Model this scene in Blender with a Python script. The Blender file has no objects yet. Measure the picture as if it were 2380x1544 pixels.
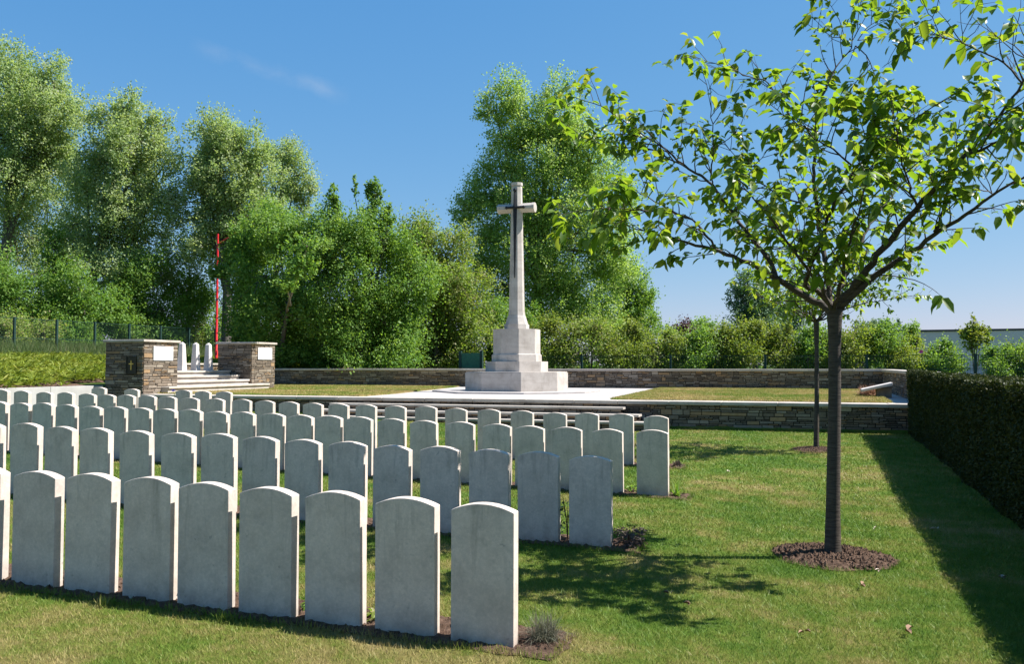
import bpy, math, random
import numpy as np
from mathutils import Vector

# ------------------------------------------------------------------ camera, sky, sun, exposure
SC = bpy.context.scene
COL = SC.collection
RAD = math.radians
PW, PH, FPX = 2380.0, 1545.6, 2066.0            # pixel frame the place was measured in
CX, CY, HOR = 1190.0, 772.8, 849.5
EYE = 1.663
YAW = RAD(18.54)
PIT = math.atan((HOR - CY) / FPX)
cam = bpy.data.cameras.new('camera')
cam.sensor_width = 36; cam.lens = 36 * FPX / PW
cam.clip_start = 0.05; cam.clip_end = 5000
co = bpy.data.objects.new('camera', cam); COL.objects.link(co)
co.location = (0, 0, EYE); co.rotation_euler = (math.pi / 2 + PIT, 0, YAW)
SC.camera = co

cR_ = Vector((math.cos(YAW), math.sin(YAW), 0)); cH_ = Vector((-math.sin(YAW), math.cos(YAW), 0))
cF_ = cH_ * math.cos(PIT) + Vector((0, 0, math.sin(PIT))); cU_ = -cH_ * math.sin(PIT) + Vector((0, 0, math.cos(PIT)))
SUN = Vector((0.72, 0.27, 1.0)).normalized()
EL = math.asin(SUN.z); AZ = math.atan2(SUN.x, SUN.y)
sl = bpy.data.lights.new('sun', 'SUN'); sl.energy = 5.0; sl.angle = RAD(0.5); sl.color = (1.0, 0.972, 0.94)
so = bpy.data.objects.new('sun', sl); COL.objects.link(so)
so.rotation_euler = SUN.to_track_quat('Z', 'Y').to_euler()
W = bpy.data.worlds.new('World'); SC.world = W; W.use_nodes = True
nt = W.node_tree; nt.nodes.clear()
wo = nt.nodes.new('ShaderNodeOutputWorld'); bg = nt.nodes.new('ShaderNodeBackground')
sky = nt.nodes.new('ShaderNodeTexSky'); sky.sky_type = 'NISHITA'; sky.sun_disc = False
sky.sun_elevation = EL; sky.sun_rotation = AZ; sky.air_density = 1.0; sky.dust_density = 0.25; sky.ozone_density = 3.0
sky.altitude = 60
bg.inputs['Strength'].default_value = 0.051
# one thin wisp of cirrus, fixed in the sky by direction
tc = nt.nodes.new('ShaderNodeTexCoord'); L = nt.links.new
def wn(typ, op=None, a=None, b=None):
    x = nt.nodes.new(typ)
    if op: x.operation = op
    for i, q in enumerate((a, b)):
        if q is None: continue
        if hasattr(q, 'links'): L(q, x.inputs[i])
        else: x.inputs[i].default_value = q
    return x
def sky_dir(px, py): return (cF_ + cR_ * (px - CX) / FPX + cU_ * (CY - py) / FPX).normalized()
da, db = sky_dir(455, 122), sky_dir(800, 212)
pole_ = da.cross(db).normalized(); along = (db - da).normalized(); mid_ = (da + db).normalized()
nz = wn('ShaderNodeTexNoise'); nz.inputs['Scale'].default_value = 9; nz.inputs['Detail'].default_value = 6; nz.inputs['Roughness'].default_value = .62
L(tc.outputs['Generated'], nz.inputs['Vector'])
dist = wn('ShaderNodeVectorMath', 'DOT_PRODUCT', tc.outputs['Generated'], pole_).outputs['Value']
wob = wn('ShaderNodeMath', 'MULTIPLY', wn('ShaderNodeMath', 'SUBTRACT', nz.outputs['Fac'], .5).outputs[0], .045).outputs[0]
dist = wn('ShaderNodeMath', 'ABSOLUTE', wn('ShaderNodeMath', 'ADD', dist, wob).outputs[0]).outputs[0]
r1 = wn('ShaderNodeMapRange'); L(dist, r1.inputs[0]); r1.inputs[1].default_value = .013; r1.inputs[2].default_value = .001
al = wn('ShaderNodeMath', 'ABSOLUTE', wn('ShaderNodeVectorMath', 'DOT_PRODUCT', tc.outputs['Generated'], along).outputs['Value']).outputs[0]
r2 = wn('ShaderNodeMapRange'); L(al, r2.inputs[0]); r2.inputs[1].default_value = .085; r2.inputs[2].default_value = .05
fr_ = wn('ShaderNodeVectorMath', 'DOT_PRODUCT', tc.outputs['Generated'], mid_).outputs['Value']
r3 = wn('ShaderNodeMapRange'); L(fr_, r3.inputs[0]); r3.inputs[1].default_value = .9; r3.inputs[2].default_value = .95
n2 = wn('ShaderNodeTexNoise'); n2.inputs['Scale'].default_value = 26; n2.inputs['Detail'].default_value = 5; L(tc.outputs['Generated'], n2.inputs['Vector'])
r4 = wn('ShaderNodeMapRange'); L(n2.outputs['Fac'], r4.inputs[0]); r4.inputs[1].default_value = .38; r4.inputs[2].default_value = .75; r4.inputs[4].default_value = .17
q_ = wn('ShaderNodeMath', 'MULTIPLY', r1.outputs[0], r2.outputs[0]).outputs[0]; q_ = wn('ShaderNodeMath', 'MULTIPLY', q_, r3.outputs[0]).outputs[0]
wx = wn('ShaderNodeMath', 'MULTIPLY', q_, r4.outputs[0])
mx = nt.nodes.new('ShaderNodeMix'); mx.data_type = 'RGBA'; mx.inputs[7].default_value = (6.0, 6.3, 6.8, 1)
ss = nt.nodes.new('ShaderNodeSeparateColor'); sc_ = nt.nodes.new('ShaderNodeCombineColor'); L(sky.outputs[0], ss.inputs[0])
for i, (pw, kk) in enumerate(((1.08, .74), (.60, 1.80), (.32, 3.85))):   # response of the camera to the blue of the sky
    a_ = nt.nodes.new('ShaderNodeMath'); a_.operation = 'POWER'; a_.inputs[1].default_value = pw; L(ss.outputs[i], a_.inputs[0])
    m_ = nt.nodes.new('ShaderNodeMath'); m_.operation = 'MULTIPLY'; m_.inputs[1].default_value = kk; L(a_.outputs[0], m_.inputs[0]); L(m_.outputs[0], sc_.inputs[i])
L(sc_.outputs[0], mx.inputs[6]); L(wx.outputs[0], mx.inputs[0]); L(mx.outputs[2], bg.inputs['Color']); L(bg.outputs[0], wo.inputs['Surface'])
SC.view_settings.view_transform = 'Standard'; SC.view_settings.look = 'None'
SC.view_settings.exposure = 1.2; SC.view_settings.gamma = 1.0

# ------------------------------------------------------------------ helpers
cR = np.array([math.cos(YAW), math.sin(YAW), 0.0]); cH = np.array([-math.sin(YAW), math.cos(YAW), 0.0])
cZ = np.array([0, 0, 1.0])
cF = cH * math.cos(PIT) + cZ * math.sin(PIT); cU = -cH * math.sin(PIT) + cZ * math.cos(PIT)
C0 = np.array([0, 0, EYE])
def at_depth(px, py, d):
    return C0 + d * (cF + cR * (px - CX) / FPX + cU * (CY - py) / FPX)
def rot_of(a, b):                                # ray from the camera through a measured point
    return cF + cR * (a - CX) / FPX + cU * (CY - b) / FPX
def smooth(a, b, x):
    t = np.clip((x - a) / (b - a), 0, 1); return t * t * (3 - 2 * t)
def gz(x, y):                                    # grave plot: rises gently to the left
    x = np.asarray(x, float); y = np.asarray(y, float)
    k = smooth(11, 20, y) * smooth(-6, -2, x)
    s = -x * (1 - k) + 4.4 * k
    return 0.0212 * np.clip(s, -6, 22)

class MB:                                        # collects numpy geometry, links it as ONE mesh object
    def __init__(s): s.v = []; s.f = []; s.n = 0
    def add(s, v, f, tint=0.5, mat=0, smooth=False):
        v = np.asarray(v, np.float32).reshape(-1, 3); f = np.asarray(f, np.int64)
        t = np.broadcast_to(np.asarray(tint, np.float32), (len(f),))
        s.f.append((f + s.n, t, mat, smooth)); s.v.append(v); s.n += len(v)
    def box(s, x0, x1, y0, y1, z0, z1, tint=0.5, mat=0):
        v = [(x, y, z) for z in (z0, z1) for y in (y0, y1) for x in (x0, x1)]
        f = [(0, 2, 3, 1), (4, 5, 7, 6), (0, 1, 5, 4), (2, 6, 7, 3), (0, 4, 6, 2), (1, 3, 7, 5)]
        s.add(v, f, tint, mat)
    def prism(s, poly0, z0, poly1, z1, tint=0.5, mat=0, caps=True):
        n = len(poly0); v = [(x, y, z0) for x, y in poly0] + [(x, y, z1) for x, y in poly1]
        s.add(v, [(i, (i + 1) % n, n + (i + 1) % n, n + i) for i in range(n)], tint, mat)
        if caps:
            s.add(v[:n], [list(range(n))[::-1]], tint, mat); s.add(v[n:], [list(range(n))], tint, mat)
    def tube(s, pts, r, sides=8, tint=0.5, mat=0, cap=True):
        p = np.asarray(pts, float); n = len(p); r = np.broadcast_to(np.asarray(r, float), (n,))
        t = np.gradient(p, axis=0); t /= np.linalg.norm(t, axis=1)[:, None] + 1e-9
        a = np.array([0, 0, 1.0]) if abs(t[0][2]) < .9 else np.array([1.0, 0, 0])
        u = np.cross(t[0], a); u /= np.linalg.norm(u)
        ang = np.linspace(0, 2 * np.pi, sides, endpoint=False); V = []
        for i in range(n):
            u = u - t[i] * (u @ t[i]); u /= np.linalg.norm(u) + 1e-9; w = np.cross(t[i], u)
            V.append(p[i] + r[i] * (np.cos(ang)[:, None] * u + np.sin(ang)[:, None] * w))
        V = np.concatenate(V); F = []
        for i in range(n - 1):
            for k in range(sides):
                F.append((i * sides + k, i * sides + (k + 1) % sides, (i + 1) * sides + (k + 1) % sides, (i + 1) * sides + k))
        s.add(V, F, tint, mat, True)
        if cap:
            s.add(V[-sides:], [list(range(sides))], tint, mat); s.add(V[:sides], [list(range(sides))[::-1]], tint, mat)
    def build(s, name, mats, parent=None, loc=None):
        me = bpy.data.meshes.new(name)
        v = np.concatenate(s.v) if s.v else np.zeros((0, 3), np.float32)
        if loc is not None: v = v - np.asarray(loc, np.float32)
        me.vertices.add(len(v)); me.vertices.foreach_set('co', v.ravel().astype(np.float32))
        li = np.concatenate([f.ravel() for f, *_ in s.f]); tot = np.concatenate([np.full(len(f), f.shape[1]) for f, *_ in s.f])
        me.loops.add(len(li)); me.loops.foreach_set('vertex_index', li.astype(np.int32))
        me.polygons.add(len(tot)); st = np.concatenate([[0], np.cumsum(tot)[:-1]])
        me.polygons.foreach_set('loop_start', st.astype(np.int32)); me.polygons.foreach_set('loop_total', tot.astype(np.int32))
        me.polygons.foreach_set('material_index', np.concatenate([np.full(len(f), m) for f, t, m, q in s.f]).astype(np.int32))
        me.polygons.foreach_set('use_smooth', np.concatenate([np.full(len(f), q) for f, t, m, q in s.f]).astype(bool))
        at = me.attributes.new('tint', 'FLOAT', 'FACE')
        at.data.foreach_set('value', np.concatenate([t for f, t, m, q in s.f]).astype(np.float32))
        me.update(calc_edges=True); me.validate()
        for m in (mats if isinstance(mats, (list, tuple)) else [mats]): me.materials.append(m)
        o = bpy.data.objects.new(name, me); COL.objects.link(o)
        if parent is not None: o.parent = parent
        if loc is not None: o.location = loc
        return o
def bevel(o, w=0.008, seg=2):
    m = o.modifiers.new('bevel', 'BEVEL'); m.width = w; m.segments = seg; m.limit_method = 'ANGLE'; m.angle_limit = RAD(40)
    return o
def tag(o, label=None, cat=None, group=None, kind=None):
    if label: o['label'] = label
    if cat: o['category'] = cat
    if group: o['group'] = group
    if kind: o['kind'] = kind
    return o
def thing(name, label, cat, loc=(0, 0, 0), group=None):
    o = bpy.data.objects.new(name, None); COL.objects.link(o); o.location = loc; o.empty_display_size = .3
    return tag(o, label, cat, group)
def under(part, root):                           # parent keeping world coordinates (roots are unrotated Empties)
    part.parent = root; part.location = Vector(part.location) - Vector(root.location); return part

# ------------------------------------------------------------------ materials
class NT:
    def __init__(s, name):
        s.m = bpy.data.materials.new(name); s.m.use_nodes = True; s.t = s.m.node_tree
        s.p = s.t.nodes['Principled BSDF']; s.out = s.t.nodes['Material Output']
    def n(s, typ, **kw):
        x = s.t.nodes.new(typ)
        for k, v in kw.items():
            if hasattr(x, k): setattr(x, k, v)
            else: x.inputs[k].default_value = v
        return x
    def l(s, a, b): s.t.links.new(a, b)
    def noise(s, vec, scale, detail=4, rough=.6, **kw):
        x = s.n('ShaderNodeTexNoise', **kw); x.inputs['Scale'].default_value = scale
        x.inputs['Detail'].default_value = detail; x.inputs['Roughness'].default_value = rough
        if vec is not None: s.l(vec, x.inputs['Vector'])
        return x
    def ramp(s, fac, stops, interp='LINEAR'):
        r = s.n('ShaderNodeValToRGB'); r.color_ramp.interpolation = interp; e = r.color_ramp.elements
        while len(e) < len(stops): e.new(0.5)
        for q, (p, c) in zip(e, stops):
            q.position = p; q.color = (*c, 1) if len(c) == 3 else c
        s.l(fac, r.inputs[0]); return r.outputs[0]
    def mix(s, fac, a, b, mode='MIX'):
        x = s.n('ShaderNodeMix'); x.data_type = 'RGBA'; x.blend_type = mode
        for i, q in ((0, fac), (6, a), (7, b)):
            if hasattr(q, 'is_linked') or hasattr(q, 'links'): s.l(q, x.inputs[i])
            elif i == 0: x.inputs[0].default_value = q
            else: x.inputs[i].default_value = (*q, 1)
        return x.outputs[2]
    def math(s, op, a, b=0.0):
        x = s.n('ShaderNodeMath', operation=op)
        for i, q in ((0, a), (1, b)):
            if hasattr(q, 'links'): s.l(q, x.inputs[i])
            else: x.inputs[i].default_value = q
        return x.outputs[0]
    def rng(s, fac, a, b, c=0.0, d=1.0):
        x = s.n('ShaderNodeMapRange'); s.l(fac, x.inputs[0])
        for i, q in enumerate((a, b, c, d)): x.inputs[i + 1].default_value = q
        return x.outputs[0]
    def pos(s): return s.n('ShaderNodeNewGeometry').outputs['Position']
    def obj(s): return s.n('ShaderNodeTexCoord').outputs['Object']
    def rand(s): return s.n('ShaderNodeObjectInfo').outputs['Random']
    def tint(s): return s.n('ShaderNodeAttribute', attribute_name='tint').outputs['Fac']
    def scaled(s, vec, sc):
        x = s.n('ShaderNodeMapping'); x.inputs['Scale'].default_value = sc; s.l(vec, x.inputs['Vector']); return x.outputs[0]
    def base(s, c, rough=.8, spec=.3):
        if hasattr(c, 'links'): s.l(c, s.p.inputs['Base Color'])
        else: s.p.inputs['Base Color'].default_value = (*c, 1)
        s.p.inputs['Roughness'].default_value = rough; s.p.inputs['Specular IOR Level'].default_value = spec
    def bump(s, h, strength=.3, dist=.01):
        b = s.n('ShaderNodeBump'); b.inputs['Strength'].default_value = strength; b.inputs['Distance'].default_value = dist
        s.l(h, b.inputs['Height']); s.l(b.outputs[0], s.p.inputs['Normal'])
    def leaf(s, col, trans_col, frac=.4, rough=.5, spec=.4):   # leaf blade: reflects and lets light through
        s.base(col, rough, spec); tr = s.n('ShaderNodeBsdfTranslucent'); s.l(trans_col, tr.inputs['Color'])
        ms = s.n('ShaderNodeMixShader'); ms.inputs[0].default_value = frac
        s.l(s.p.outputs[0], ms.inputs[1]); s.l(tr.outputs[0], ms.inputs[2]); s.l(ms.outputs[0], s.out.inputs['Surface'])

def lawn_colour(k, dry=0.0):
    p = k.pos()
    big = k.noise(p, .55, 5, .62).outputs['Fac']; med = k.noise(p, 2.6, 4, .6).outputs['Fac']; fin = k.noise(p, 22, 3, .7).outputs['Fac']
    a = k.math('ADD', k.math('MULTIPLY', big, .55), k.math('MULTIPLY', med, .33)); a = k.math('ADD', a, k.math('MULTIPLY', fin, .16))
    sy = k.n('ShaderNodeSeparateXYZ'); k.l(p, sy.inputs[0])            # drier, worn turf in front of the first row
    a = k.math('ADD', a, k.rng(sy.outputs['Y'], 6.2, 4.2, 0.0, .055)); a = k.math('ADD', k.math('MULTIPLY', k.math('SUBTRACT', a, .52), 1.25), .52 + .006 + dry)
    return a
def lawn_ramp(k, a):
    return k.ramp(a, [(.36, (.072, .158, .015)), (.48, (.125, .205, .024)), (.56, (.200, .235, .04)), (.63, (.31, .265, .085)), (.74, (.42, .315, .14))])
k = NT('lawn_turf'); a = lawn_colour(k); c = lawn_ramp(k, a)
c = k.mix(.35, c, (.05, .075, .015)); k.base(c, .95, .1); k.bump(k.noise(k.pos(), 130, 3, .8).outputs['Fac'], .9, .03); M_LAWN = k.m
k = NT('grass_blade'); a = k.math('ADD', lawn_colour(k, -.06), k.math('MULTIPLY', k.tint(), .12)); c = lawn_ramp(k, a)
k.leaf(c, c, .32, .55, .3); M_BLADE = k.m
k = NT('terrace_turf'); a = lawn_colour(k, .085); c = lawn_ramp(k, a); k.base(c, .95, .1)
k.bump(k.noise(k.pos(), 60, 3, .8).outputs['Fac'], .8, .03); M_TURF2 = k.m
k = NT('terrace_blade'); a = k.math('ADD', lawn_colour(k, .035), k.math('MULTIPLY', k.tint(), .12)); c = lawn_ramp(k, a)
k.leaf(c, c, .32, .6, .2); M_BLADE2 = k.m
k = NT('field'); p = k.pos(); c = k.ramp(k.noise(p, .15, 6, .7).outputs['Fac'], [(.3, (.03, .06, .012)), (.6, (.07, .10, .022)), (.8, (.12, .11, .05))]); k.base(c, .95, .1); M_FIELD = k.m
k = NT('soil'); p = k.pos(); c = k.ramp(k.noise(p, 28, 6, .75).outputs['Fac'], [(.3, (.055, .034, .022)), (.55, (.15, .095, .066)), (.75, (.27, .18, .13))])
k.base(c, .95, .1); k.bump(k.noise(p, 60, 5, .8).outputs['Fac'], 1, .03); M_SOIL = k.m

# Portland headstone: weathered white limestone, different on every stone
k = NT('headstone_limestone'); p = k.obj(); r = k.rand()
def n4(vec, scale, detail, rough):
    x = k.noise(vec, scale, detail, rough, noise_dimensions='4D'); k.l(k.math('MULTIPLY', r, 57.0), x.inputs['W']); return x.outputs['Fac']
sep = k.n('ShaderNodeSeparateXYZ'); k.l(p, sep.inputs[0]); zz = sep.outputs['Z']
c = k.ramp(n4(p, 5, 6, .65), [(.25, (.49, .405, .34)), (.5, (.665, .555, .47)), (.75, (.745, .63, .54))])
streak = k.rng(n4(k.scaled(p, (9, 9, 1.1)), 2.0, 5, .65), .52, .78)
streak = k.math('MULTIPLY', streak, k.rng(zz, .25, .80, .2, .95))
c = k.mix(streak, c, (.25, .22, .185))
spots = k.rng(n4(p, 26, 3, .55), .63, .72); spots = k.math('MULTIPLY', spots, k.rng(n4(p, 3.2, 2, .5), .46, .66)); c = k.mix(k.math('MULTIPLY', spots, .65), c, (.21, .21, .19))
c = k.mix(k.rng(n4(p, 55, 4, .75), .42, .66, .28, 0.0), c, (.27, .245, .21)); c = k.mix(k.rng(n4(p, 12, 5, .7), .50, .74, 0, .38), c, (.30, .275, .24))
foot = k.math('MULTIPLY', k.rng(zz, .17, .0), k.rng(n4(p, 9, 4, .6), .3, .65)); c = k.mix(k.math('MULTIPLY', foot, .75), c, (.25, .19, .15))
tone = k.ramp(r, [(0, (.90, .91, .92)), (.5, (.97, .97, .96)), (1, (1, 1, .99))]); c = k.mix(1.0, c, tone, 'MULTIPLY')
k.base(c, .75, .25); k.bump(n4(p, 120, 3, .7), .15, .004); M_HEAD = k.m
k = NT('damp_limestone'); k.t.nodes.clear(); bpy.data.materials.remove(k.m)

def limestone(name, c0, c1, c2, stain=.5):
    k = NT(name); p = k.pos()
    c = k.ramp(k.noise(p, 2.2, 7, .65).outputs['Fac'], [(.28, c0), (.5, c1), (.72, c2)])
    s = k.rng(k.noise(k.scaled(p, (3, 3, 1.2)), 1.6, 6, .7).outputs['Fac'], .55, .75)
    c = k.mix(k.math('MULTIPLY', s, stain), c, (.25, .22, .19))
    bd = k.rng(k.noise(k.scaled(p, (.55, .55, 7.5)), 1.7, 5, .65).outputs['Fac'], .50, .72, 0, .55 * stain)      # weathering along the beds of the stone
    c = k.mix(bd, c, tuple(q * .62 for q in (c1[0], c1[1] * .97, c1[2] * .93))); k.base(c, .8, .25)
    k.bump(k.noise(p, 45, 4, .7).outputs['Fac'], .2, .01); return k.m
M_CROSS = limestone('cross_limestone', (.31, .27, .235), (.425, .38, .335), (.50, .455, .41), .7)
M_COPE = limestone('coping_limestone', (.31, .265, .22), (.42, .37, .315), (.50, .45, .395), .55)
M_PAVE = limestone('paving_limestone', (.31, .28, .255), (.385, .35, .325), (.44, .405, .375), .25)
M_POST = limestone('obelisk_limestone', (.46, .41, .375), (.56, .505, .465), (.62, .57, .53), .25)
M_PLAQ = limestone('plaque_marble', (.60, .585, .57), (.66, .645, .63), (.70, .685, .67), .05)
k = NT('rubble_stone'); t = k.tint(); p = k.pos()
c = k.ramp(t, [(0, (.07, .054, .040)), (.25, (.155, .12, .09)), (.5, (.235, .185, .135)), (.66, (.30, .25, .195)), (.80, (.41, .35, .275)), (.9, (.34, .20, .09)), (1, (.42, .26, .125))])
c = k.mix(.4, c, k.ramp(k.noise(p, 11, 6, .7).outputs['Fac'], [(.3, (.06, .048, .036)), (.7, (.28, .225, .17))])); k.base(c, .9, .2)
k.bump(k.noise(p, 40, 5, .7).outputs['Fac'], .6, .015); M_RUB = k.m
k = NT('mortar'); p = k.pos(); c = k.ramp(k.noise(p, 14, 4, .6).outputs['Fac'], [(.3, (.018, .014, .011)), (.7, (.045, .036, .028))]); k.base(c, .95, .1); M_MORT = k.m
k = NT('concrete'); p = k.pos(); c = k.ramp(k.noise(p, 1.6, 6, .6).outputs['Fac'], [(.3, (.33, .315, .29)), (.7, (.43, .415, .39))])
s = k.rng(k.noise(k.scaled(p, (1, 1.4, .35)), 4, 4, .6).outputs['Fac'], .62, .8); c = k.mix(k.math('MULTIPLY', s, .35), c, (.2, .19, .17)); k.base(c, .85, .2); M_CONC = k.m

def plain(name, col, rough=.5, metal=0.0, spec=.4, var=.25, sc=8):
    k = NT(name); p = k.pos(); c = k.mix(k.rng(k.noise(p, sc, 4, .6).outputs['Fac'], .3, .7), tuple(q * (1 - var) for q in col), tuple(min(1, q * (1 + var)) for q in col))
    k.base(c, rough, spec); k.p.inputs['Metallic'].default_value = metal; return k.m
M_BRONZE = plain('dark_bronze', (.018, .018, .02), .55, .4)
M_BRASS = plain('gilded_brass', (.55, .38, .10), .4, .7)
M_BOX = plain('bronze_door', (.035, .032, .022), .5, .5)
M_GREEN = plain('green_powder_coat', (.006, .032, .024), .7)
M_RED = plain('red_paint', (.62, .012, .016), .35, 0, .5, .1)
M_WALLF = plain('warehouse_cladding', (.60, .525, .51), .8, 0, .2, .05, .3)
M_ROOFD = plain('roof_edge_metal', (.05, .05, .055), .6)
M_TILE = plain('roof_tile', (.14, .085, .065), .85)
M_DLEAF = plain('dry_leaf', (.24, .14, .085), .8)
M_PETAL = plain('pale_petal', (.62, .50, .42), .8)
M_BLUE = plain('blue_flower', (.06, .05, .55), .7); M_PINK = plain('pink_flower', (.7, .09, .33), .7)

def bark(name, c0, c1, bands=False):
    k = NT(name); p = k.pos()
    if bands:
        h = k.noise(k.scaled(p, (6, 6, 46)), 1.6, 5, .65).outputs['Fac']
    else:
        h = k.noise(k.scaled(p, (14, 14, 2.2)), 2, 6, .7).outputs['Fac']
    k.base(k.ramp(h, [(.32, c0), (.62, c1)]), .8, .3); k.bump(h, .6, .01); return k.m
M_BARK = bark('cherry_bark', (.028, .022, .017), (.085, .068, .052), True)
M_BARK2 = bark('poplar_bark', (.05, .042, .034), (.15, .13, .11))
M_TWIG = plain('cherry_twig', (.05, .032, .024), .8)

def foliage(name, cols, tcols, frac=.4, rough=.5, spec=.4, scale=.7):
    k = NT(name); t = k.tint(); p = k.pos()
    a = k.math('ADD', k.math('MULTIPLY', t, .75), k.math('MULTIPLY', k.noise(p, scale, 3, .6).outputs['Fac'], .5)); a = k.math('SUBTRACT', a, .12)
    st = lambda cs: [(i / (len(cs) - 1), c) for i, c in enumerate(cs)]
    k.leaf(k.ramp(a, st(cols)), k.ramp(a, st(tcols)), frac, rough, spec); return k.m
M_LEAF = foliage('cherry_leaf', [(0.0416, 0.0946, 0.0112), (0.0695, 0.136, 0.0168), (0.0926, 0.155, 0.0206), (0.13, 0.15, 0.0281)], [(0.152, 0.283, 0.0114), (0.242, 0.389, 0.0172), (0.342, 0.457, 0.0238), (0.377, 0.351, 0.0381)], .5, .4, .45, 3)
M_POP = foliage('poplar_leaf', [(0.151, 0.242, 0.0872), (0.217, 0.318, 0.112), (0.294, 0.378, 0.153), (0.369, 0.43, 0.224), (0.548, 0.494, 0.494)], [(0.239, 0.371, 0.0661), (0.331, 0.451, 0.088), (0.423, 0.507, 0.121), (0.479, 0.52, 0.177)], .52, .55, .3)  # palest last leaf tone paints sun highlights, as well as pale undersides
M_POP2 = foliage('bright_poplar_leaf', [(0.124, 0.242, 0.0418), (0.182, 0.312, 0.0586), (0.247, 0.371, 0.0838), (0.341, 0.434, 0.146), (0.518, 0.533, 0.372)], [(0.224, 0.392, 0.0404), (0.323, 0.49, 0.0565), (0.426, 0.557, 0.0807), (0.478, 0.543, 0.142)], .52, .52, .35)  # last stop: leaf highlights and pale undersides put into the colour
M_DENSE = foliage('dense_leaf', [(0.0578, 0.143, 0.021), (0.0894, 0.194, 0.0281), (0.129, 0.239, 0.0365), (0.172, 0.266, 0.056), (0.261, 0.354, 0.128)], [(0.14, 0.291, 0.0215), (0.219, 0.38, 0.0287), (0.295, 0.445, 0.0429), (0.359, 0.445, 0.0573)], .43, .55, .3)  # pale last stop paints leaf highlights, here and in olive and shrub leaves
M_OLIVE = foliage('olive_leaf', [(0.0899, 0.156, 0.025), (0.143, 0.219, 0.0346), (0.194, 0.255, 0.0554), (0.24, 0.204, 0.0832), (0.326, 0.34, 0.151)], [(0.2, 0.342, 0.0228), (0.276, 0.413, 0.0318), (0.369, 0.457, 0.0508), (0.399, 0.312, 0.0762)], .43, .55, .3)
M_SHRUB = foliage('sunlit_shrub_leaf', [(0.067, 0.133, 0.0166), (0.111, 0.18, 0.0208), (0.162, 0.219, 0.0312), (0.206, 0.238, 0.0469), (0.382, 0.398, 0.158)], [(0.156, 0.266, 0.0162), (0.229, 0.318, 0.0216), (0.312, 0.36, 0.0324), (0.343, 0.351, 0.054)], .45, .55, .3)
M_BLUEG = foliage('bluish_conifer_leaf', [(0.065, 0.13, 0.0585), (0.0975, 0.176, 0.0754), (0.13, 0.221, 0.091), (0.156, 0.247, 0.104)], [(0.078, 0.169, 0.052), (0.117, 0.208, 0.065), (0.156, 0.247, 0.078), (0.169, 0.26, 0.078)], .25, .6, .3)
M_PURP = foliage('purple_leaf', [(.04, .018, .02), (.06, .024, .026), (.085, .035, .033), (.09, .05, .04)], [(.08, .02, .025), (.1, .03, .03), (.12, .04, .04), (.12, .05, .04)], .3)
M_YEW = foliage('hedge_leaf', [(0.0202, 0.0298, 0.00616), (0.0361, 0.0475, 0.00864), (0.0577, 0.066, 0.0123), (0.0869, 0.0824, 0.0216)], [(0.0234, 0.0374, 0.00432), (0.0328, 0.0515, 0.00648), (0.0515, 0.0655, 0.00864), (0.0609, 0.0655, 0.013)], .25, .6, .25, 2)
M_JUN = foliage('juniper_spray', [(0.08, 0.126, 0.0119), (0.139, 0.19, 0.0178), (0.213, 0.252, 0.0277), (0.267, 0.24, 0.0495)], [(0.139, 0.202, 0.0099), (0.203, 0.265, 0.0149), (0.267, 0.316, 0.0198), (0.287, 0.252, 0.0396)], .3, .6, .25, .9)
M_TALL = foliage('tall_grass', [(.045, .085, .022), (.07, .12, .03), (.11, .15, .05), (.2, .18, .1)], [(.07, .13, .02), (.1, .17, .03), (.14, .19, .05), (.2, .19, .08)], .35, .6, .3)
M_FESC = foliage('fescue_blade', [(0.084, 0.0992, 0.066), (0.132, 0.136, 0.096), (0.18, 0.167, 0.114), (0.216, 0.174, 0.114)], [(0.072, 0.0868, 0.048), (0.108, 0.118, 0.072), (0.132, 0.124, 0.078), (0.15, 0.124, 0.078)], .25, .7, .2, 3)
M_SEDGE = foliage('brown_sedge', [(.20, .10, .06), (.30, .16, .10), (.38, .22, .15), (.42, .27, .2)], [(.18, .09, .05), (.24, .13, .08), (.28, .17, .1), (.3, .2, .14)], .25, .7, .2, 3)
M_HEATH = foliage('heather', [(.08, .055, .045), (.11, .085, .07), (.15, .11, .1), (.16, .13, .09)], [(.08, .05, .04), (.1, .08, .06), (.12, .09, .07), (.14, .11, .07)], .2, .8, .2, 4)
M_ROSE = foliage('rose_leaf', [(.02, .05, .012), (.03, .07, .015), (.05, .09, .02), (.10, .05, .03)], [(.04, .11, .01), (.06, .14, .015), (.09, .17, .02), (.16, .08, .04)], .35, .35, .5, 3)

# ------------------------------------------------------------------ ground sheet (graveyard and land out to the horizon)
def land(x, y):
    z = gz(x, y)
    out = smooth(21.9, 22.3, y) * smooth(-20.6, -20.4, x)
    z = z * (1 - out) + .55 * out
    left = (np.asarray(x) < -20.75)
    bank = np.minimum(.98 + (-20.8 - x) * .083, 2.05)
    z = np.where(left, bank, z)
    z = np.where(left & (np.asarray(x) > -24.6) & (np.asarray(y) > 27.2) & (np.asarray(y) < 36.5), .55, z)
    far = smooth(60, 300, np.hypot(x, y)); return z * (1 - far) + .4 * far
def axis(lo, hi, fine, breaks):
    a = list(np.arange(lo, hi, fine)) + breaks
    for s in (1, -1):
        d = 2.0; q = hi if s > 0 else lo
        while abs(q) < 2500: q += s * d; d *= 1.5; a.append(q)
    return np.array(sorted(set(np.round(a, 3))))
gx = axis(-36, 8, .5, [-20.76, -20.74, -20.6, -20.4]); gy = axis(-4, 46, .5, [21.9, 22.1, 22.3])
X, Y = np.meshgrid(gx, gy); Z = land(X, Y); nx, ny = len(gx), len(gy)
idx = np.arange(nx * ny).reshape(ny, nx)
F = np.stack([idx[:-1, :-1], idx[:-1, 1:], idx[1:, 1:], idx[1:, :-1]], -1).reshape(-1, 4)
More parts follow.
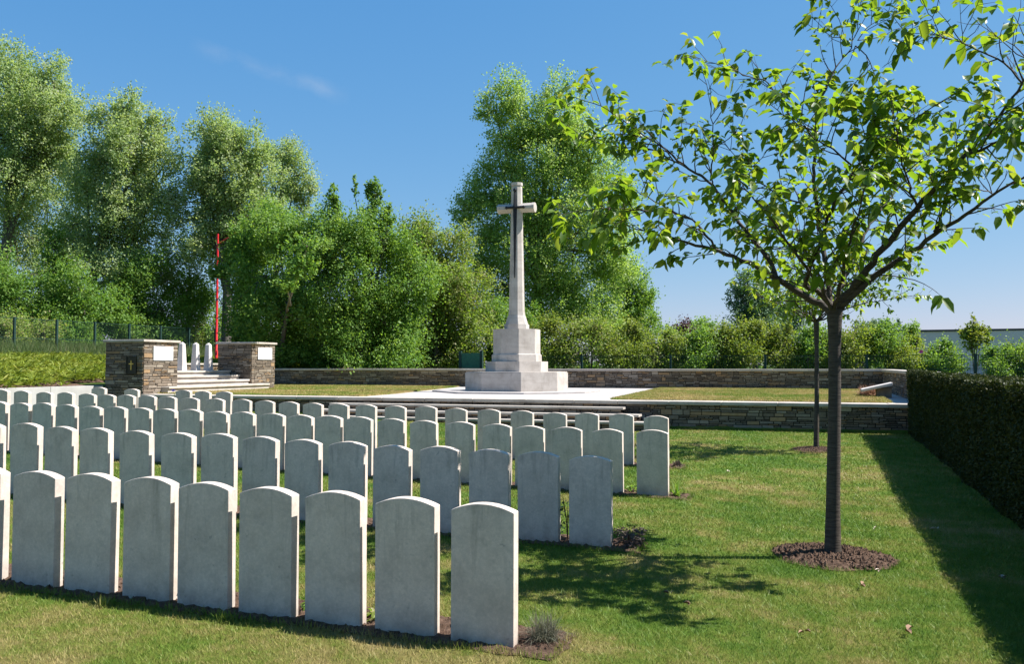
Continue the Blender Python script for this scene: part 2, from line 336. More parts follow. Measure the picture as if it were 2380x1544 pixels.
cx_ = (X[:-1, :-1] + X[1:, 1:]).ravel() / 2; cy_ = (Y[:-1, :-1] + Y[1:, 1:]).ravel() / 2
inl = (cx_ > -20.75) & (cx_ < 6) & (cy_ > -6) & (cy_ < 22.1)
b = MB(); V = np.stack([X, Y, Z], -1).reshape(-1, 3)
b.add(V, F[inl], .5, 0, True); b.f.append((F[~inl], np.full((~inl).sum(), .5, np.float32), 1, True))
tag(b.build('ground', [M_LAWN, M_FIELD]), kind='structure')

# ------------------------------------------------------------------ headstones
ROWS = [
 (4.88, [-1.82, -2.31, -2.80, -3.28, -3.75, -4.21, -4.70, -5.17, -5.68]),
 (7.78, [-1.88, -2.36, -2.84, -3.34, -3.84, -4.33, -4.82, -5.32, -5.83, -6.34, -6.87, -7.41, -7.91, -8.42, -8.94]),
 (10.97, [-1.86, -2.42, -2.95, -3.45, -3.90, -4.41, -4.94, -5.42, -5.92, -6.38, -6.84, -7.31, -7.79, -8.26, -8.72, -9.17, -9.63, -10.10, -10.55, -11.03, -11.52, -11.97, -12.44]),
 (14.0, [-2.31, -2.87, -3.43, -3.96, -4.53, -5.11, -5.70, -6.26, -6.84, -7.41, -7.95, -8.48, -8.97, -9.48, -9.99, -10.57, -11.12, -11.64, -12.12, -12.61, -13.08, -13.56, -14.11, -14.64, -15.23, -15.78]),
 (16.49, [-12.22, -12.75, -13.28, -14.70, -15.63])]
TH = .086
def headstone_mesh(name, w=.385, h=.813):
    n = 14; pts = [(-w / 2, -.2), (w / 2, -.2)]
    for i in range(n + 1):
        u = 1 - 2 * i / n; pts.append((u * w / 2, h - .042 * (u * u) ** 1.0))
    m = len(pts); v = [(x, -TH / 2, z) for x, z in pts] + [(x, TH / 2, z) for x, z in pts]
    me = bpy.data.meshes.new(name)
    me.from_pydata(v, [], [tuple(range(m)), tuple(range(2 * m - 1, m - 1, -1))] + [((i + 1) % m, i, m + i, m + (i + 1) % m) for i in range(m)])
    me.materials.append(M_HEAD); me.update(); return me
HM = [headstone_mesh('headstone', .385, .813), headstone_mesh('headstone', .383, .806), headstone_mesh('headstone', .388, .818)]
ORD = ['first', 'second', 'third', 'fourth', 'fifth', 'sixth', 'seventh', 'eighth', 'ninth', 'tenth', 'eleventh', 'twelfth', 'thirteenth', 'fourteenth', 'fifteenth', 'sixteenth', 'seventeenth', 'eighteenth', 'nineteenth', 'twentieth', 'twenty-first', 'twenty-second', 'twenty-third', 'twenty-fourth', 'twenty-fifth', 'twenty-sixth']
ROWNAME = ['the row nearest the camera', 'the second row from the front', 'the third row from the front', 'the fourth row from the front', 'the short farthest row']
SPECIAL = {(0, 0): 'largest white headstone, at the right end of the nearest row beside a dry grass tuft',
 (0, 8): 'white headstone cut off by the left edge of the photo in the nearest row',
 (1, 0): 'blue-grey headstone with chipped right edge, at the right end of the second row beside heather',
 (1, 1): 'blue-grey headstone left of the rose bush, second from the right in the second row',
 (2, 0): 'headstone covered in dark lichen spots, at the right end of the third row',
 (3, 0): 'pale headstone standing last at the right end of the fourth row, before the terrace wall'}
rng = random.Random(5)
for ri, (ry, xs) in enumerate(ROWS):
    for i, x in enumerate(xs):
        me = HM[rng.randrange(3)]; o = bpy.data.objects.new('headstone', me); COL.objects.link(o)
        o.location = (x, ry + TH / 2 + rng.uniform(-.012, .012), float(gz(x, ry)) + rng.uniform(-.008, .008))
        o.rotation_euler = (RAD(rng.uniform(-.5, .5)), RAD(rng.uniform(-.35, .35)), RAD(rng.uniform(-1, 1)))
        m = o.modifiers.new('bevel', 'BEVEL'); m.width = .004; m.segments = 2; m.limit_method = 'ANGLE'; m.angle_limit = RAD(50)
        lab = SPECIAL.get((ri, i)) or f'white arched headstone, {ORD[i]} from the right end of {ROWNAME[ri]}'
        tag(o, lab, 'headstone', 'white headstones in rows on the lawn')

# soil beds under the rows
def bed(x0, x1, y0, y1, seed, holes=None, lift=.012, name='soil_bed', edge=.05):
    r = np.random.default_rng(seed); st = .035; xs = np.arange(x0, x1 + st, st); ys = np.arange(y0, y1 + st, st)
    X, Y = np.meshgrid(xs, ys); ex = np.minimum(np.minimum(X - x0, x1 - X), np.minimum(Y - y0, y1 - Y))
    Z = gz(X, Y) + .006 + lift * smooth(0, edge, ex) + r.normal(0, .008, X.shape) * smooth(0, edge, ex)
    X = X + r.normal(0, .012, X.shape); Y = Y + r.normal(0, .012, Y.shape); i = np.arange(X.size).reshape(X.shape)
    F = np.stack([i[:-1, :-1], i[:-1, 1:], i[1:, 1:], i[1:, :-1]], -1).reshape(-1, 4); b = MB()
    b.add(np.stack([X, Y, Z], -1).reshape(-1, 3), F, .5, 0, False)
    q = int((x1 - x0) * (y1 - y0) * 320)                                # crumbs of earth lying on the bed
    cx = r.uniform(x0 + .02, x1 - .02, q); cy = r.uniform(y0 + .02, y1 - .02, q); s = r.uniform(.006, .018, q)
    b_clods(b, cx, cy, gz(cx, cy) + .012, s, r)
    return tag(b.build(name, [M_SOIL]), kind='structure')
OCT = np.array([(1, 0, 0), (-1, 0, 0), (0, 1, 0), (0, -1, 0), (0, 0, 1), (0, 0, -1)], float)
OCF = np.array([(0, 2, 4), (2, 1, 4), (1, 3, 4), (3, 0, 4), (2, 0, 5), (1, 2, 5), (3, 1, 5), (0, 3, 5)])
def b_clods(b, cx, cy, cz, s, r):
    n = len(cx); v = OCT[None] * (s[:, None, None]) * r.uniform(.6, 1.3, (n, 6, 1)) + np.stack([cx, cy, cz], -1)[:, None]
    f = (OCF[None] + 6 * np.arange(n)[:, None, None]).reshape(-1, 3); b.add(v.reshape(-1, 3), f, np.repeat(r.uniform(0, 1, n), 8), 0)
BEDS = []
for ri, (ry, xs) in enumerate(ROWS):
    segs = [(min(xs) - .4, max(xs) + .44)] if ri < 4 else [(-13.6, -11.9), (-16, -14.4)]
    for a, c in segs:
        BEDS.append((a, c, ry - .10, ry + .42)); bed(a, c, ry - .10, ry + .42, 11 + ri)

# tree pits
PITS = [(0.165, 8.23, .52), (0.085, 17.47, .45)]
for j, (px, py, pr) in enumerate(PITS):
    r = np.random.default_rng(70 + j); n = 40; rr = np.linspace(0, 1, 16); aa = np.linspace(0, 2 * np.pi, 72, endpoint=False)
    R_, A_ = np.meshgrid(rr, aa); wob = 1 + .04 * np.sin(3 * A_ + 1) + .03 * np.sin(7 * A_)
    X = px + R_ * pr * wob * np.cos(A_); Y = py + R_ * pr * wob * np.sin(A_)
    Z = gz(X, Y) + .008 + .05 * (1 - R_ ** 2) * (R_ < .98) + r.normal(0, .009, X.shape) * (R_ < .98)
    i = np.arange(X.size).reshape(X.shape); i2 = np.roll(i, -1, 0)
    F = np.stack([i[:, :-1], i[:, 1:], i2[:, 1:], i2[:, :-1]], -1).reshape(-1, 4); b = MB(); b.add(np.stack([X, Y, Z], -1).reshape(-1, 3), F)
    q = 700; t = r.uniform(0, 2 * np.pi, q); d = pr * np.sqrt(r.uniform(0, .95, q)); cx = px + d * np.cos(t); cy = py + d * np.sin(t)
    b_clods(b, cx, cy, gz(cx, cy) + .012 + .05 * (1 - (d / pr) ** 2), r.uniform(.007, .024, q), r)
    tag(b.build('soil_bed', [M_SOIL]), kind='structure')

# ------------------------------------------------------------------ grass
def in_beds(x, y, pad=0.0):
    m = np.zeros(len(x), bool)
    for a, c, d, e in BEDS: m |= (x > a - pad) & (x < c + pad) & (y > d - pad) & (y < e + pad)
    for px, py, pr in PITS: m |= np.hypot(x - px, y - py) < pr + pad
    return m
def blades(b, x, y, z, h, w, r, lean=.5, tint=None):
    n = len(x); a = r.uniform(0, 2 * np.pi, n); ux, uy = np.cos(a), np.sin(a); l = r.normal(0, lean, (n, 2)) * h[:, None]
    p = np.stack([x, y, z], -1); v = np.empty((n, 3, 3))
    v[:, 0] = p + np.stack([ux * w, uy * w, 0 * w], -1); v[:, 1] = p - np.stack([ux * w, uy * w, 0 * w], -1)
    v[:, 2] = p + np.stack([l[:, 0], l[:, 1], h], -1)
    b.add(v.reshape(-1, 3), np.arange(3 * n).reshape(-1, 3), r.uniform(0, 1, n) if tint is None else tint)
r = np.random.default_rng(3); b = MB()
for y0, y1, dens, hh, ww in ((2.6, 5.5, 6500, .026, .0022), (5.5, 8, 5200, .027, .0026), (8, 12, 2600, .028, .0042), (12, 21.9, 1000, .030, .007)):
    xa, xb = -1.2 * y1 - 1.2, min(.30 * y1 + 1.2, 2.1); q = int((xb - xa) * (y1 - y0) * dens)
    x = r.uniform(xa, xb, q); y = r.uniform(y0, y1, q); m = (x > -1.2 * y - 1.2) & (x > -20.6) & (x < .3 * y + 1.4) & ~in_beds(x, y, -.012); x, y = x[m], y[m]
    m = ~((y > 20.9) & (x > -13.4) & (x < -3.3)); x, y = x[m], y[m]
    h = hh * r.uniform(.5, 1.35, len(x)); blades(b, x, y, gz(x, y) - .002, h, ww * r.uniform(.7, 1.3, len(x)), r, .55)
# longer fringe along the bed edges, the foot of stones and walls
for a, c, d, e in BEDS:
    q = int((c - a) * 260)
    for yy in (d, e):
        x = r.uniform(a, c, q); y = yy + r.normal(0, .016, q); h = r.uniform(.025, .065, q); blades(b, x, y, gz(x, y), h, np.full(q, .003), r, .4, r.uniform(0, .5, q))
    q = 130
    for xx in (a, c):
        x = xx + r.normal(0, .016, q); y = r.uniform(d, e, q); h = r.uniform(.025, .06, q); blades(b, x, y, gz(x, y), h, np.full(q, .003), r, .4, r.uniform(0, .5, q))
for px, py, pr in PITS:
    q = 700; t = r.uniform(0, 2 * np.pi, q); d = pr * r.normal(1.03, .02, q); x = px + d * np.cos(t); y = py + d * np.sin(t)
    blades(b, x, y, gz(x, y), r.uniform(.025, .06, q), np.full(q, .003), r, .4, r.uniform(.1, .8, q))
q = 5000; x = r.uniform(-3.3, 2.1, q); y = 21.97 - np.abs(r.normal(0, .05, q)); blades(b, x, y, gz(x, y), r.uniform(.03, .09, q), np.full(q, .006), r, .3, r.uniform(0, .6, q))
tag(b.build('lawn_grass', [M_BLADE]), 'short mown lawn grass with dry straw-coloured patches between the headstones', 'grass', kind='stuff')

# ------------------------------------------------------------------ rubble walls
def rubble(b, o, u, length, height, nrm, seed, cmin=.035, cmax=.12, proud=.018):
    """coursed rubble: bands of uneven height, each band broken at its own places into runs of one to three thin courses"""
    r = random.Random(seed); o = np.array(o, float); u = np.array(u, float); nrm = np.array(nrm, float); up = np.array([0, 0, 1.0])
    def block(x, z, w, h):
        g = .005; d = proud * r.uniform(.2, 1.25); j = lambda: r.uniform(-.005, .005)
        q = [(x + g + j(), z + g + j() * .6), (x + w - g + j(), z + g + j() * .6), (x + w - g + j(), z + h - g + j() * .6), (x + g + j(), z + h - g + j() * .6)]
        v = [o + u * a + up * c - nrm * .02 for a, c in q] + [o + u * (a + (.006 if i in (0, 3) else -.006)) + up * (c + (.004 if i < 2 else -.004)) + nrm * (d + r.uniform(-.003, .003)) for i, (a, c) in enumerate(q)]
        t = r.random(); t = t * .8 if r.random() < .86 else .86 + .14 * r.random()
        b.add(v, [(4, 5, 6, 7), (0, 1, 5, 4), (1, 2, 6, 5), (2, 3, 7, 6), (3, 0, 4, 7)], t, 0)
    z = 0.0
    while z < height - .012:
        band = min(r.uniform(.085, .15), height - z)
        if height - z - band < .05: band = height - z
        x = 0.0
        while x < length - .01:
            big = r.random() < .28
            seg = min(r.uniform(.16, .38) if big else r.uniform(.35, 1.1), length - x)
            if length - x - seg < .10: seg = length - x
            n = 1 if big or band < .06 else (2 if band < .11 or r.random() < .5 else 3)
            cuts = [0.0] + sorted(r.uniform(.28, .72) if n == 2 else (k + r.uniform(.75, 1.2)) / 3 for k in range(n - 1)) + [1.0]
            for k in range(n):
                zz, h = z + band * cuts[k], band * (cuts[k + 1] - cuts[k]); xx = x
                while xx < x + seg - .01:
                    w = min(seg if big else max(.10, h * r.uniform(2.4, 7.5)), x + seg - xx)
                    if x + seg - xx - w < .08: w = x + seg - xx
                    block(xx, zz, w, h); xx += w
            x += seg
        z += band
TZ = .77                                          # terrace coping level
YF, YB, XR, XL = 22.0, 34.4, 2.44, -19.2
# front retaining wall of the terrace
wall = thing('stone_wall', 'low rubble retaining wall along the front of the terrace, with pale coping', 'wall', (-8, YF, 0))
b = MB(); z0 = -.1
b.box(XL, XR + .3, YF + .012, YF + .4, z0, TZ - .085, .5, 1)
rubble(b, (XL, YF + .012, z0), (1, 0, 0), XR + .3 - XL, TZ - .085 - z0, (0, -1, 0), 1)
under(b.build('stonework', [M_RUB, M_MORT]), wall)
b = MB(); x = XL; rr = random.Random(2)
while x < XR + .3:
    x1 = min(x + rr.uniform(1.1, 1.5), XR + .3); b.box(x + .003, x1 - .003, YF - .05, YF + .62, TZ - .085, TZ + rr.uniform(-.002, .002)); x = x1
under(bevel(b.build('coping', [M_COPE]), .012), wall)
# back wall
wall = thing('stone_wall', 'long rubble wall behind the cross at the back of the terrace', 'wall', (-8, YB, 0))
b = MB(); b.box(-24.5, XR + .4, YB + .012, YB + .38, .5, 1.42, .5, 1); rubble(b, (-24.5, YB + .012, .72), (1, 0, 0), XR + 24.5, .70, (0, -1, 0), 3)
under(b.build('stonework', [M_RUB, M_MORT]), wall)
b = MB(); x = -24.5
while x < XR + .4:
    x1 = min(x + rr.uniform(1.1, 1.5), XR + .42); b.box(x + .003, x1 - .003, YB - .05, YB + .43, 1.42, 1.505); x = x1
under(bevel(b.build('coping', [M_COPE]), .012), wall)
# right side wall
wall = thing('stone_wall', 'short rubble wall at the right end of the terrace beside the clipped hedge', 'wall', (XR, 28, 0))
b = MB(); b.box(XR + .012, XR + .38, YF + .66, YB + .01, .5, 1.418, .5, 1); rubble(b, (XR + .012, YB, .72), (0, -1, 0), YB - YF - .66, .698, (-1, 0, 0), 4)
under(b.build('stonework', [M_RUB, M_MORT]), wall)
b = MB(); y = YF + .66
while y < YB - .06:
    y1 = min(y + rr.uniform(1.1, 1.5), YB - .055); b.box(XR - .05, XR + .425, y + .003, y1 - .003, 1.418, 1.503); y = y1
under(bevel(b.build('coping', [M_COPE]), .012), wall)

# front steps
st = thing('stone_steps', 'wide stone steps up the front of the terrace towards the cross', 'steps', (-8.4, 21.5, 0))
for (x0, x1, yf, zt) in ((-12.55, -4.37, 21.62, .615), (-12.75, -3.92, 21.27, .46), (-13.3, -3.45, 20.92, .305)):
    b = MB(); b.box(x0 + .06, x1 - .06, yf + .05, YF + .0, -.1 if zt < .4 else zt - .155, zt - .055, .3, 1)
    rubble(b, (x0 + .06, yf + .05, zt - .155 if zt > .4 else .02), (1, 0, 0), x1 - x0 - .12, .10 if zt > .4 else .23, (0, -1, 0), int(zt * 100), proud=.012)
    x = x0
    while x < x1 - .01:
        xe = min(x + rr.uniform(1.2, 1.8), x1); xe = x1 if x1 - xe < .4 else xe
        b.box(x + .002, xe - .002, yf, YF - .03 if zt > .6 else yf + .42, zt - .055, zt, .5, 2); x = xe
    under(bevel(b.build('step', [M_RUB, M_MORT, M_COPE]), .008), st)

# terrace surfaces
def sheet(name, poly, z, mat, sub=None):
    b = MB(); b.add([(x, y, z) for x, y in poly], [list(range(len(poly)))]); return tag(b.build(name, [mat]), kind='structure')
b = MB(); r2 = random.Random(8)
y = YF + .63
while y < YB - .06:
    y1 = min(y + .9, YB - .06); x = -13.9
    while x < -4.9:
        x1 = min(x + r2.uniform(.8, 1.3), -4.9); b.box(x + .003, x1 - .003, y + .003, y1 - .003, .70, .755 + r2.uniform(-.002, .002), r2.random()); x = x1
    y = y1
b.box(1.78, XR - .002, YF + .63, YB - .06, .70, .756); b.box(-14, XR, YF + .6, YB, .6, .745)
tag(b.build('paving', [M_PAVE]), kind='structure')
def lawn_slab(poly, seed):
    b = MB(); b.prism(poly, .70, poly, .785)
    tag(b.build('terrace_lawn', [M_TURF2]), kind='structure')
LL = [(XL + .02, YF + .66), (-12.2, YF + .66), (-12.35, 25.4), (-13.3, 31.3), (-13.8, YB - .06), (-24.3, YB - .06), (-24.3, 29.12), (XL + .02, 29.12)]
LR = [(-4.9, YF + .66), (1.8, YF + .66), (1.95, YB - .06), (-5.45, YB - .06)]
lawn_slab(LL, 1); lawn_slab(LR, 2)
def inside(poly, x, y):
    m = np.zeros(len(x), bool); n = len(poly)
    for i in range(n):
        (ax, ay), (bx, by) = poly[i], poly[(i + 1) % n]
        c = (ay > y) != (by > y); m ^= c & (x < (bx - ax) * (y - ay) / ((by - ay) + 1e-12) + ax)
    return m
b = MB()
for P in (LL, LR):
    q = 90000; xs = [p[0] for p in P]; ys = [p[1] for p in P]; x = r.uniform(min(xs), max(xs), q); y = r.uniform(min(ys), max(ys), q); m = inside(P, x, y); x, y = x[m], y[m]
    blades(b, x, y, np.full(len(x), .783), .035 * r.uniform(.5, 1.4, len(x)), .009 * r.uniform(.7, 1.3, len(x)), r, .6)
    for i in range(len(P)):                       # ragged lip
        (ax, ay), (bx, by) = P[i], P[(i + 1) % len(P)]; q = int(math.hypot(bx - ax, by - ay) * 150); t = r.uniform(0, 1, q)
        blades(b, ax + (bx - ax) * t + r.normal(0, .015, q), ay + (by - ay) * t + r.normal(0, .015, q), np.full(q, .77), r.uniform(.03, .06, q), np.full(q, .008), r, .6)
tag(b.build('terrace_grass', [M_BLADE2]), 'short pale lawn grass on the raised terrace either side of the paving', 'grass', kind='stuff')

# ------------------------------------------------------------------ the cross
CXX, CYY, CZ0 = -9.47, 28.75, .755
def octo(w, cx=CXX, cy=CYY, k=.4142):             # octagon, w across flats, k = share of a side taken by the main faces
    h = w / 2; e = h * k; return [(cx - e, cy - h), (cx + e, cy - h), (cx + h, cy - e), (cx + h, cy + e), (cx + e, cy + h), (cx - e, cy + h), (cx - h, cy + e), (cx - h, cy - e)]
crs = thing('memorial_cross', 'tall pale stone memorial cross with a dark bronze sword on an octagonal base', 'cross', (CXX, CYY, CZ0))
def tier(name, spec, mat=M_CROSS, k=.4142, bev=.012):
    b = MB()
    for w0, z0, w1, z1 in spec: b.prism(octo(w0, k=k), z0, octo(w1, k=k), z1)
    return under(bevel(b.build(name, [mat]), bev), crs)
tier('base_slab', [(5.3, .76, 5.3, .80)], M_PAVE)
tier('base_block', [(3.24, .80, 3.24, 1.40), (3.19, 1.40, 3.19, 1.434)])
tier('plinth', [(1.97, 1.434, 1.97, 1.777)])
tier('plinth', [(1.58, 1.777, 1.58, 2.005), (1.53, 2.005, 1.49, 2.04)])
tier('plinth', [(1.49, 2.04, 1.49, 2.87)])
KS = .45
tier('shaft', [(.78, 2.87, .78, 3.04), (.72, 3.04, .55, 3.34), (.525, 3.34, .515, 3.47), (.495, 3.47, .34, 7.80), (.38, 7.80, .38, 7.90)], k=KS, bev=.006)
b = MB()
def arm(x0, x1, zc, h0, h1, d0, d1):
    def sec(x, h, d):
        e = .35; return [(x, CYY - d / 2, zc - h / 2 * e), (x, CYY - d / 2 * e, zc - h / 2), (x, CYY + d / 2 * e, zc - h / 2), (x, CYY + d / 2, zc - h / 2 * e), (x, CYY + d / 2, zc + h / 2 * e), (x, CYY + d / 2 * e, zc + h / 2), (x, CYY - d / 2 * e, zc + h / 2), (x, CYY - d / 2, zc + h / 2 * e)]
    v = sec(x0, h0, d0) + sec(x1, h1, d1); f = [(i, (i + 1) % 8, 8 + (i + 1) % 8, 8 + i) for i in range(8)]
    if x1 < x0: f = [q[::-1] for q in f]
    b.add(v, f); b.add(v[8:], [list(range(8)) if x1 > x0 else list(range(8))[::-1]])
for sg in (1, -1):
    arm(CXX + sg * .10, CXX + sg * .57, 7.03, .30, .31, .345, .345)
    arm(CXX + sg * .57, CXX + sg * .66, 7.03, .325, .325, .36, .36)
bpy_arm = under(bevel(b.build('cross_arm', [M_CROSS]), .006), crs)
b = MB(); yf = lambda z: CYY - (.495 + (.34 - .495) * (z - 3.47) / (7.80 - 3.47)) / 2 - .004   # sword lies on the front face
def bar(x0, x1, z0, z1, w0, w1, d):
    v = [(x0 - w0, yf(z0), z0), (x0, yf(z0) - d, z0), (x0 + w0, yf(z0), z0), (x1 - w1, yf(z1), z1), (x1, yf(z1) - d, z1), (x1 + w1, yf(z1), z1)]
    b.add(v, [(0, 1, 4, 3), (1, 2, 5, 4), (2, 0, 3, 5)]); b.add(v[:3], [(2, 1, 0)]); b.add(v[3:], [(0, 1, 2)])
bar(CXX, CXX, 4.62, 6.98, .016, .072, .035); bar(CXX, CXX, 6.98, 7.60, .068, .044, .05)
def ball(cx, cy, cz, r_):
    n = 8; V = [(cx, cy, cz + r_)]; F = []
    for i in (1, 2, 3):
        for j in range(n):
            a = math.pi * i / 4; t = 2 * math.pi * j / n; V.append((cx + r_ * math.sin(a) * math.cos(t), cy + r_ * math.sin(a) * math.sin(t), cz + r_ * math.cos(a)))
    V.append((cx, cy, cz - r_))
    b.add(V, [(0, 1 + j, 1 + (j + 1) % n) for j in range(n)], .5, 0, True); 
    b.add(V, [(1 + i * n + j, 1 + (i + 1) * n + j, 1 + (i + 1) * n + (j + 1) % n, 1 + i * n + (j + 1) % n) for i in (0, 1) for j in range(n)], .5, 0, True)
    b.add(V, [(len(V) - 1, 1 + 2 * n + (j + 1) % n, 1 + 2 * n + j) for j in range(n)], .5, 0, True)
ball(CXX, yf(7.6) - .02, 7.63, .065)
gy_ = CYY - .345 / 2 - .03
for sg in (1, -1):
    b.tube([(CXX, gy_, 7.03), (CXX + sg * .30, gy_, 7.03)], [.046, .036], 6); b.tube([(CXX + sg * .27, gy_, 7.03), (CXX + sg * .31, gy_, 7.03), (CXX + sg * .36, gy_, 7.03)], [.036, .066, .008], 6)
under(b.build('sword', [M_BRONZE]), crs)

# ------------------------------------------------------------------ gate: two pylons, steps, obelisks
def pylon(label, x0, x1, y0, y1, z0, ztop, seed, box_door):
    t = thing('stone_pylon', label, 'pylon', ((x0 + x1) / 2, (y0 + y1) / 2, z0))
    b = MB(); g = .012; b.box(x0 + g, x1 - g, y0 + g, y1 - g, z0, ztop - .075, .5, 1); H = ztop - .075 - z0
    rubble(b, (x0 + g, y0 + g, z0), (1, 0, 0), x1 - x0 - 2 * g, H, (0, -1, 0), seed); rubble(b, (x1 - g, y0 + g, z0), (0, 1, 0), y1 - y0 - 2 * g, H, (1, 0, 0), seed + 1)
    rubble(b, (x0 + g, y1 - g, z0), (0, -1, 0), y1 - y0 - 2 * g, H, (-1, 0, 0), seed + 2); rubble(b, (x1 - g, y1 - g, z0), (-1, 0, 0), x1 - x0 - 2 * g, H, (0, 1, 0), seed + 3)
    under(b.build('stonework', [M_RUB, M_MORT]), t)
    b = MB(); b.box(x0 - .06, x1 + .06, y0 - .06, y1 + .06, ztop - .075, ztop); under(bevel(b.build('coping', [M_COPE]), .015), t)
    yc = y0 + (y1 - y0) * .545; b = MB(); b.box(x1 + .0, x1 + .035, yc - .44, yc + .44, ztop - .64, ztop - .20); under(bevel(b.build('plaque', [M_PLAQ]), .004), t)
    if box_door:
        xc = x0 + (x1 - x0) * .70; d = ztop - .78; b = MB(); y_ = y0 - .022
        b.box(xc - .16, xc + .16, y_, y0 + .01, d - .24, d + .24); b.box(xc - .19, xc - .16, y_ - .02, y0 + .01, d - .27, d + .27); b.box(xc + .16, xc + .19, y_ - .02, y0 + .01, d - .27, d + .27)
        b.box(xc - .16, xc + .16, y_ - .02, y0 + .01, d + .24, d + .27); b.box(xc - .16, xc + .16, y_ - .02, y0 + .01, d - .27, d - .24)
        o = under(b.build('register_box', [M_BOX]), t)
        b = MB(); b.box(xc - .016, xc + .016, y_ - .014, y_ + .004, d - .15, d + .14); b.box(xc - .085, xc - .016, y_ - .014, y_ + .004, d + .02, d + .05); b.box(xc + .016, xc + .085, y_ - .014, y_ + .004, d + .02, d + .05)
        c = b.build('cross_emblem', [M_BRASS], o)
    return t
pylon('left stone pylon with a bright white plaque and small bronze register door', -20.65, -19.2, 22.05, 23.6, .25, 2.44, 20, True)
pylon('right stone pylon with a tree-shaded plaque, beyond the gate steps', -20.65, -19.2, 27.55, 29.05, .6, 2.5, 30, False)
st = thing('stone_steps', 'narrow flight of pale stone steps rising between the two pylons', 'steps', (-19.6, 25.5, .78))
for (xf, y0, y1, zt) in ((-18.9, 22.85, 28.3, .985), (-19.25, 23.61, 27.54, 1.145), (-19.65, 23.61, 27.54, 1.305), (-20.05, 23.61, 27.54, 1.465)):
    b = MB(); b.box(-20.6 if zt < 1.4 else -21.9, xf - .05, y0 + .0, y1 - .0, zt - .20 if zt > 1.2 else .7, zt - .07, .5, 1); b.box(xf - .46 if zt < 1.4 else -21.9, xf, y0 + (-.003 if zt < 1 else .002), y1, zt - .07, zt, .5, 0)
    under(bevel(b.build('step', [M_COPE, M_CROSS]), .015), st)
for j, (y, lab) in enumerate(((25.84, 'pale stone obelisk bollard nearest the left pylon'), (26.57, 'middle pale stone obelisk bollard at the head of the gate steps'), (27.28, 'pale stone obelisk bollard nearest the right pylon'))):
    b = MB(); x = -20.85; q = lambda w: [(x - w, y - w), (x + w, y - w), (x + w, y + w), (x - w, y + w)]
    b.prism(q(.125), 0, q(.080), .93); b.prism(q(.080), .93, q(.02), 1.0)
    tag(bevel(b.build('stone_obelisk', [M_POST], None, (x, y, 0)), .012), lab, 'bollard', 'obelisk bollards in the gate opening').location = (x, y, 1.465)
wall = thing('stone_wall', 'low stone wall closing the landing behind the obelisk bollards', 'wall', (-24.6, 26, 1.4))
b = MB(); b.box(-24.79, -24.5, 27.0, 34, 1.2, 1.66, .5, 1); rubble(b, (-24.5, 27.0, 1.2), (0, 1, 0), 7.0, .46, (1, 0, 0), 44); under(b.build('stonework', [M_RUB, M_MORT]), wall)
b = MB(); b.box(-24.84, -24.44, 26.95, 34.05, 1.66, 1.735); under(bevel(b.build('coping', [M_COPE]), .012), wall)

# concrete retaining wall at the left
wall = thing('concrete_wall', 'pale concrete retaining wall below the planted bank at left', 'wall', (-20.8, 15, .4))
b = MB(); y = 6.0; 
while y < 22.0:
    y1 = min(y + 2.0, 22.04); b.box(-20.9, -20.66, y + .006, y1 - .006, -.1, 1.03); y = y1
b.box(-20.88, -20.68, 6, 22.0, -.1, 1.02); under(bevel(b.build('panel', [M_CONC]), .006), wall)

# ------------------------------------------------------------------ bank planting
b = MB(); xs = np.linspace(-33.5, -20.9, 60); ys = np.linspace(4, 48, 120); X, Y = np.meshgrid(xs, ys); rr_ = np.random.default_rng(9)
Z = np.minimum(.98 + (-20.8 - X) * .083, 2.05) + .03 + rr_.normal(0, .025, X.shape); i = np.arange(X.size).reshape(X.shape)
F = np.stack([i[:-1, :-1], i[:-1, 1:], i[1:, 1:], i[1:, :-1]], -1).reshape(-1, 4)
fc = V0 = np.stack([X, Y, Z], -1).reshape(-1, 3); cen = V0[F].mean(1); keep = ~((cen[:, 0] > -24.6) & (cen[:, 1] > 27.2) & (cen[:, 1] < 36.5)) & ~((cen[:, 0] > -22) & (cen[:, 1] > 21.9) & (cen[:, 1] < 27.7)); b.add(V0, F[keep], .5, 0, True)
tag(b.build('embankment', [M_SOIL]), kind='structure')
def bank_z(x): return np.minimum(.98 + (-20.8 - x) * .083, 2.05) + .03
def sprays(b, cx, cy, cz, n, r, rad, L_, w, up=.5):
    q = len(cx) * n; c = np.repeat(np.stack([cx, cy, cz], -1), n, 0); a = r.uniform(0, 2 * np.pi, q); el = r.uniform(.05, up, q) ** 1.0
    d = np.stack([np.cos(a) * np.cos(el), np.sin(a) * np.cos(el), np.sin(el)], -1); t = r.uniform(.2, 1, q)[:, None] * rad
    p = c + d * t; p[:, 2] += .35 * rad * (1 - (t[:, 0] / rad) ** 2) * r.uniform(0, 1, q)
    d2 = d + r.normal(0, .35, (q, 3)); d2 /= np.linalg.norm(d2, axis=1)[:, None]; s = np.cross(d2, r.normal(0, 1, (q, 3))); s /= np.linalg.norm(s, axis=1)[:, None]
    v = np.empty((q, 4, 3)); l = (L_ * r.uniform(.6, 1.4, q))[:, None]; v[:, 0] = p - d2 * l * .5; v[:, 2] = p + d2 * l * .5; v[:, 1] = p + s * w; v[:, 3] = p - s * w
    b.add(v.reshape(-1, 3), np.arange(4 * q).reshape(-1, 4), np.repeat(r.uniform(0, 1, len(cx)), n) * .7 + r.uniform(0, .3, q))
r = np.random.default_rng(14); b = MB(); q = 1050; cx = r.uniform(-31.5, -21.05, q); cy = r.uniform(8, 42, q)
m = ~((cx > -24.8) & (cy > 26.8) & (cy < 36.5)) & ~((cx > -22.1) & (cy > 21.6) & (cy < 28)) & (cy > -cx * .62); cx, cy = cx[m], cy[m]; sprays(b, cx, cy, bank_z(cx), 95, r, .62, .26, .024, .62)
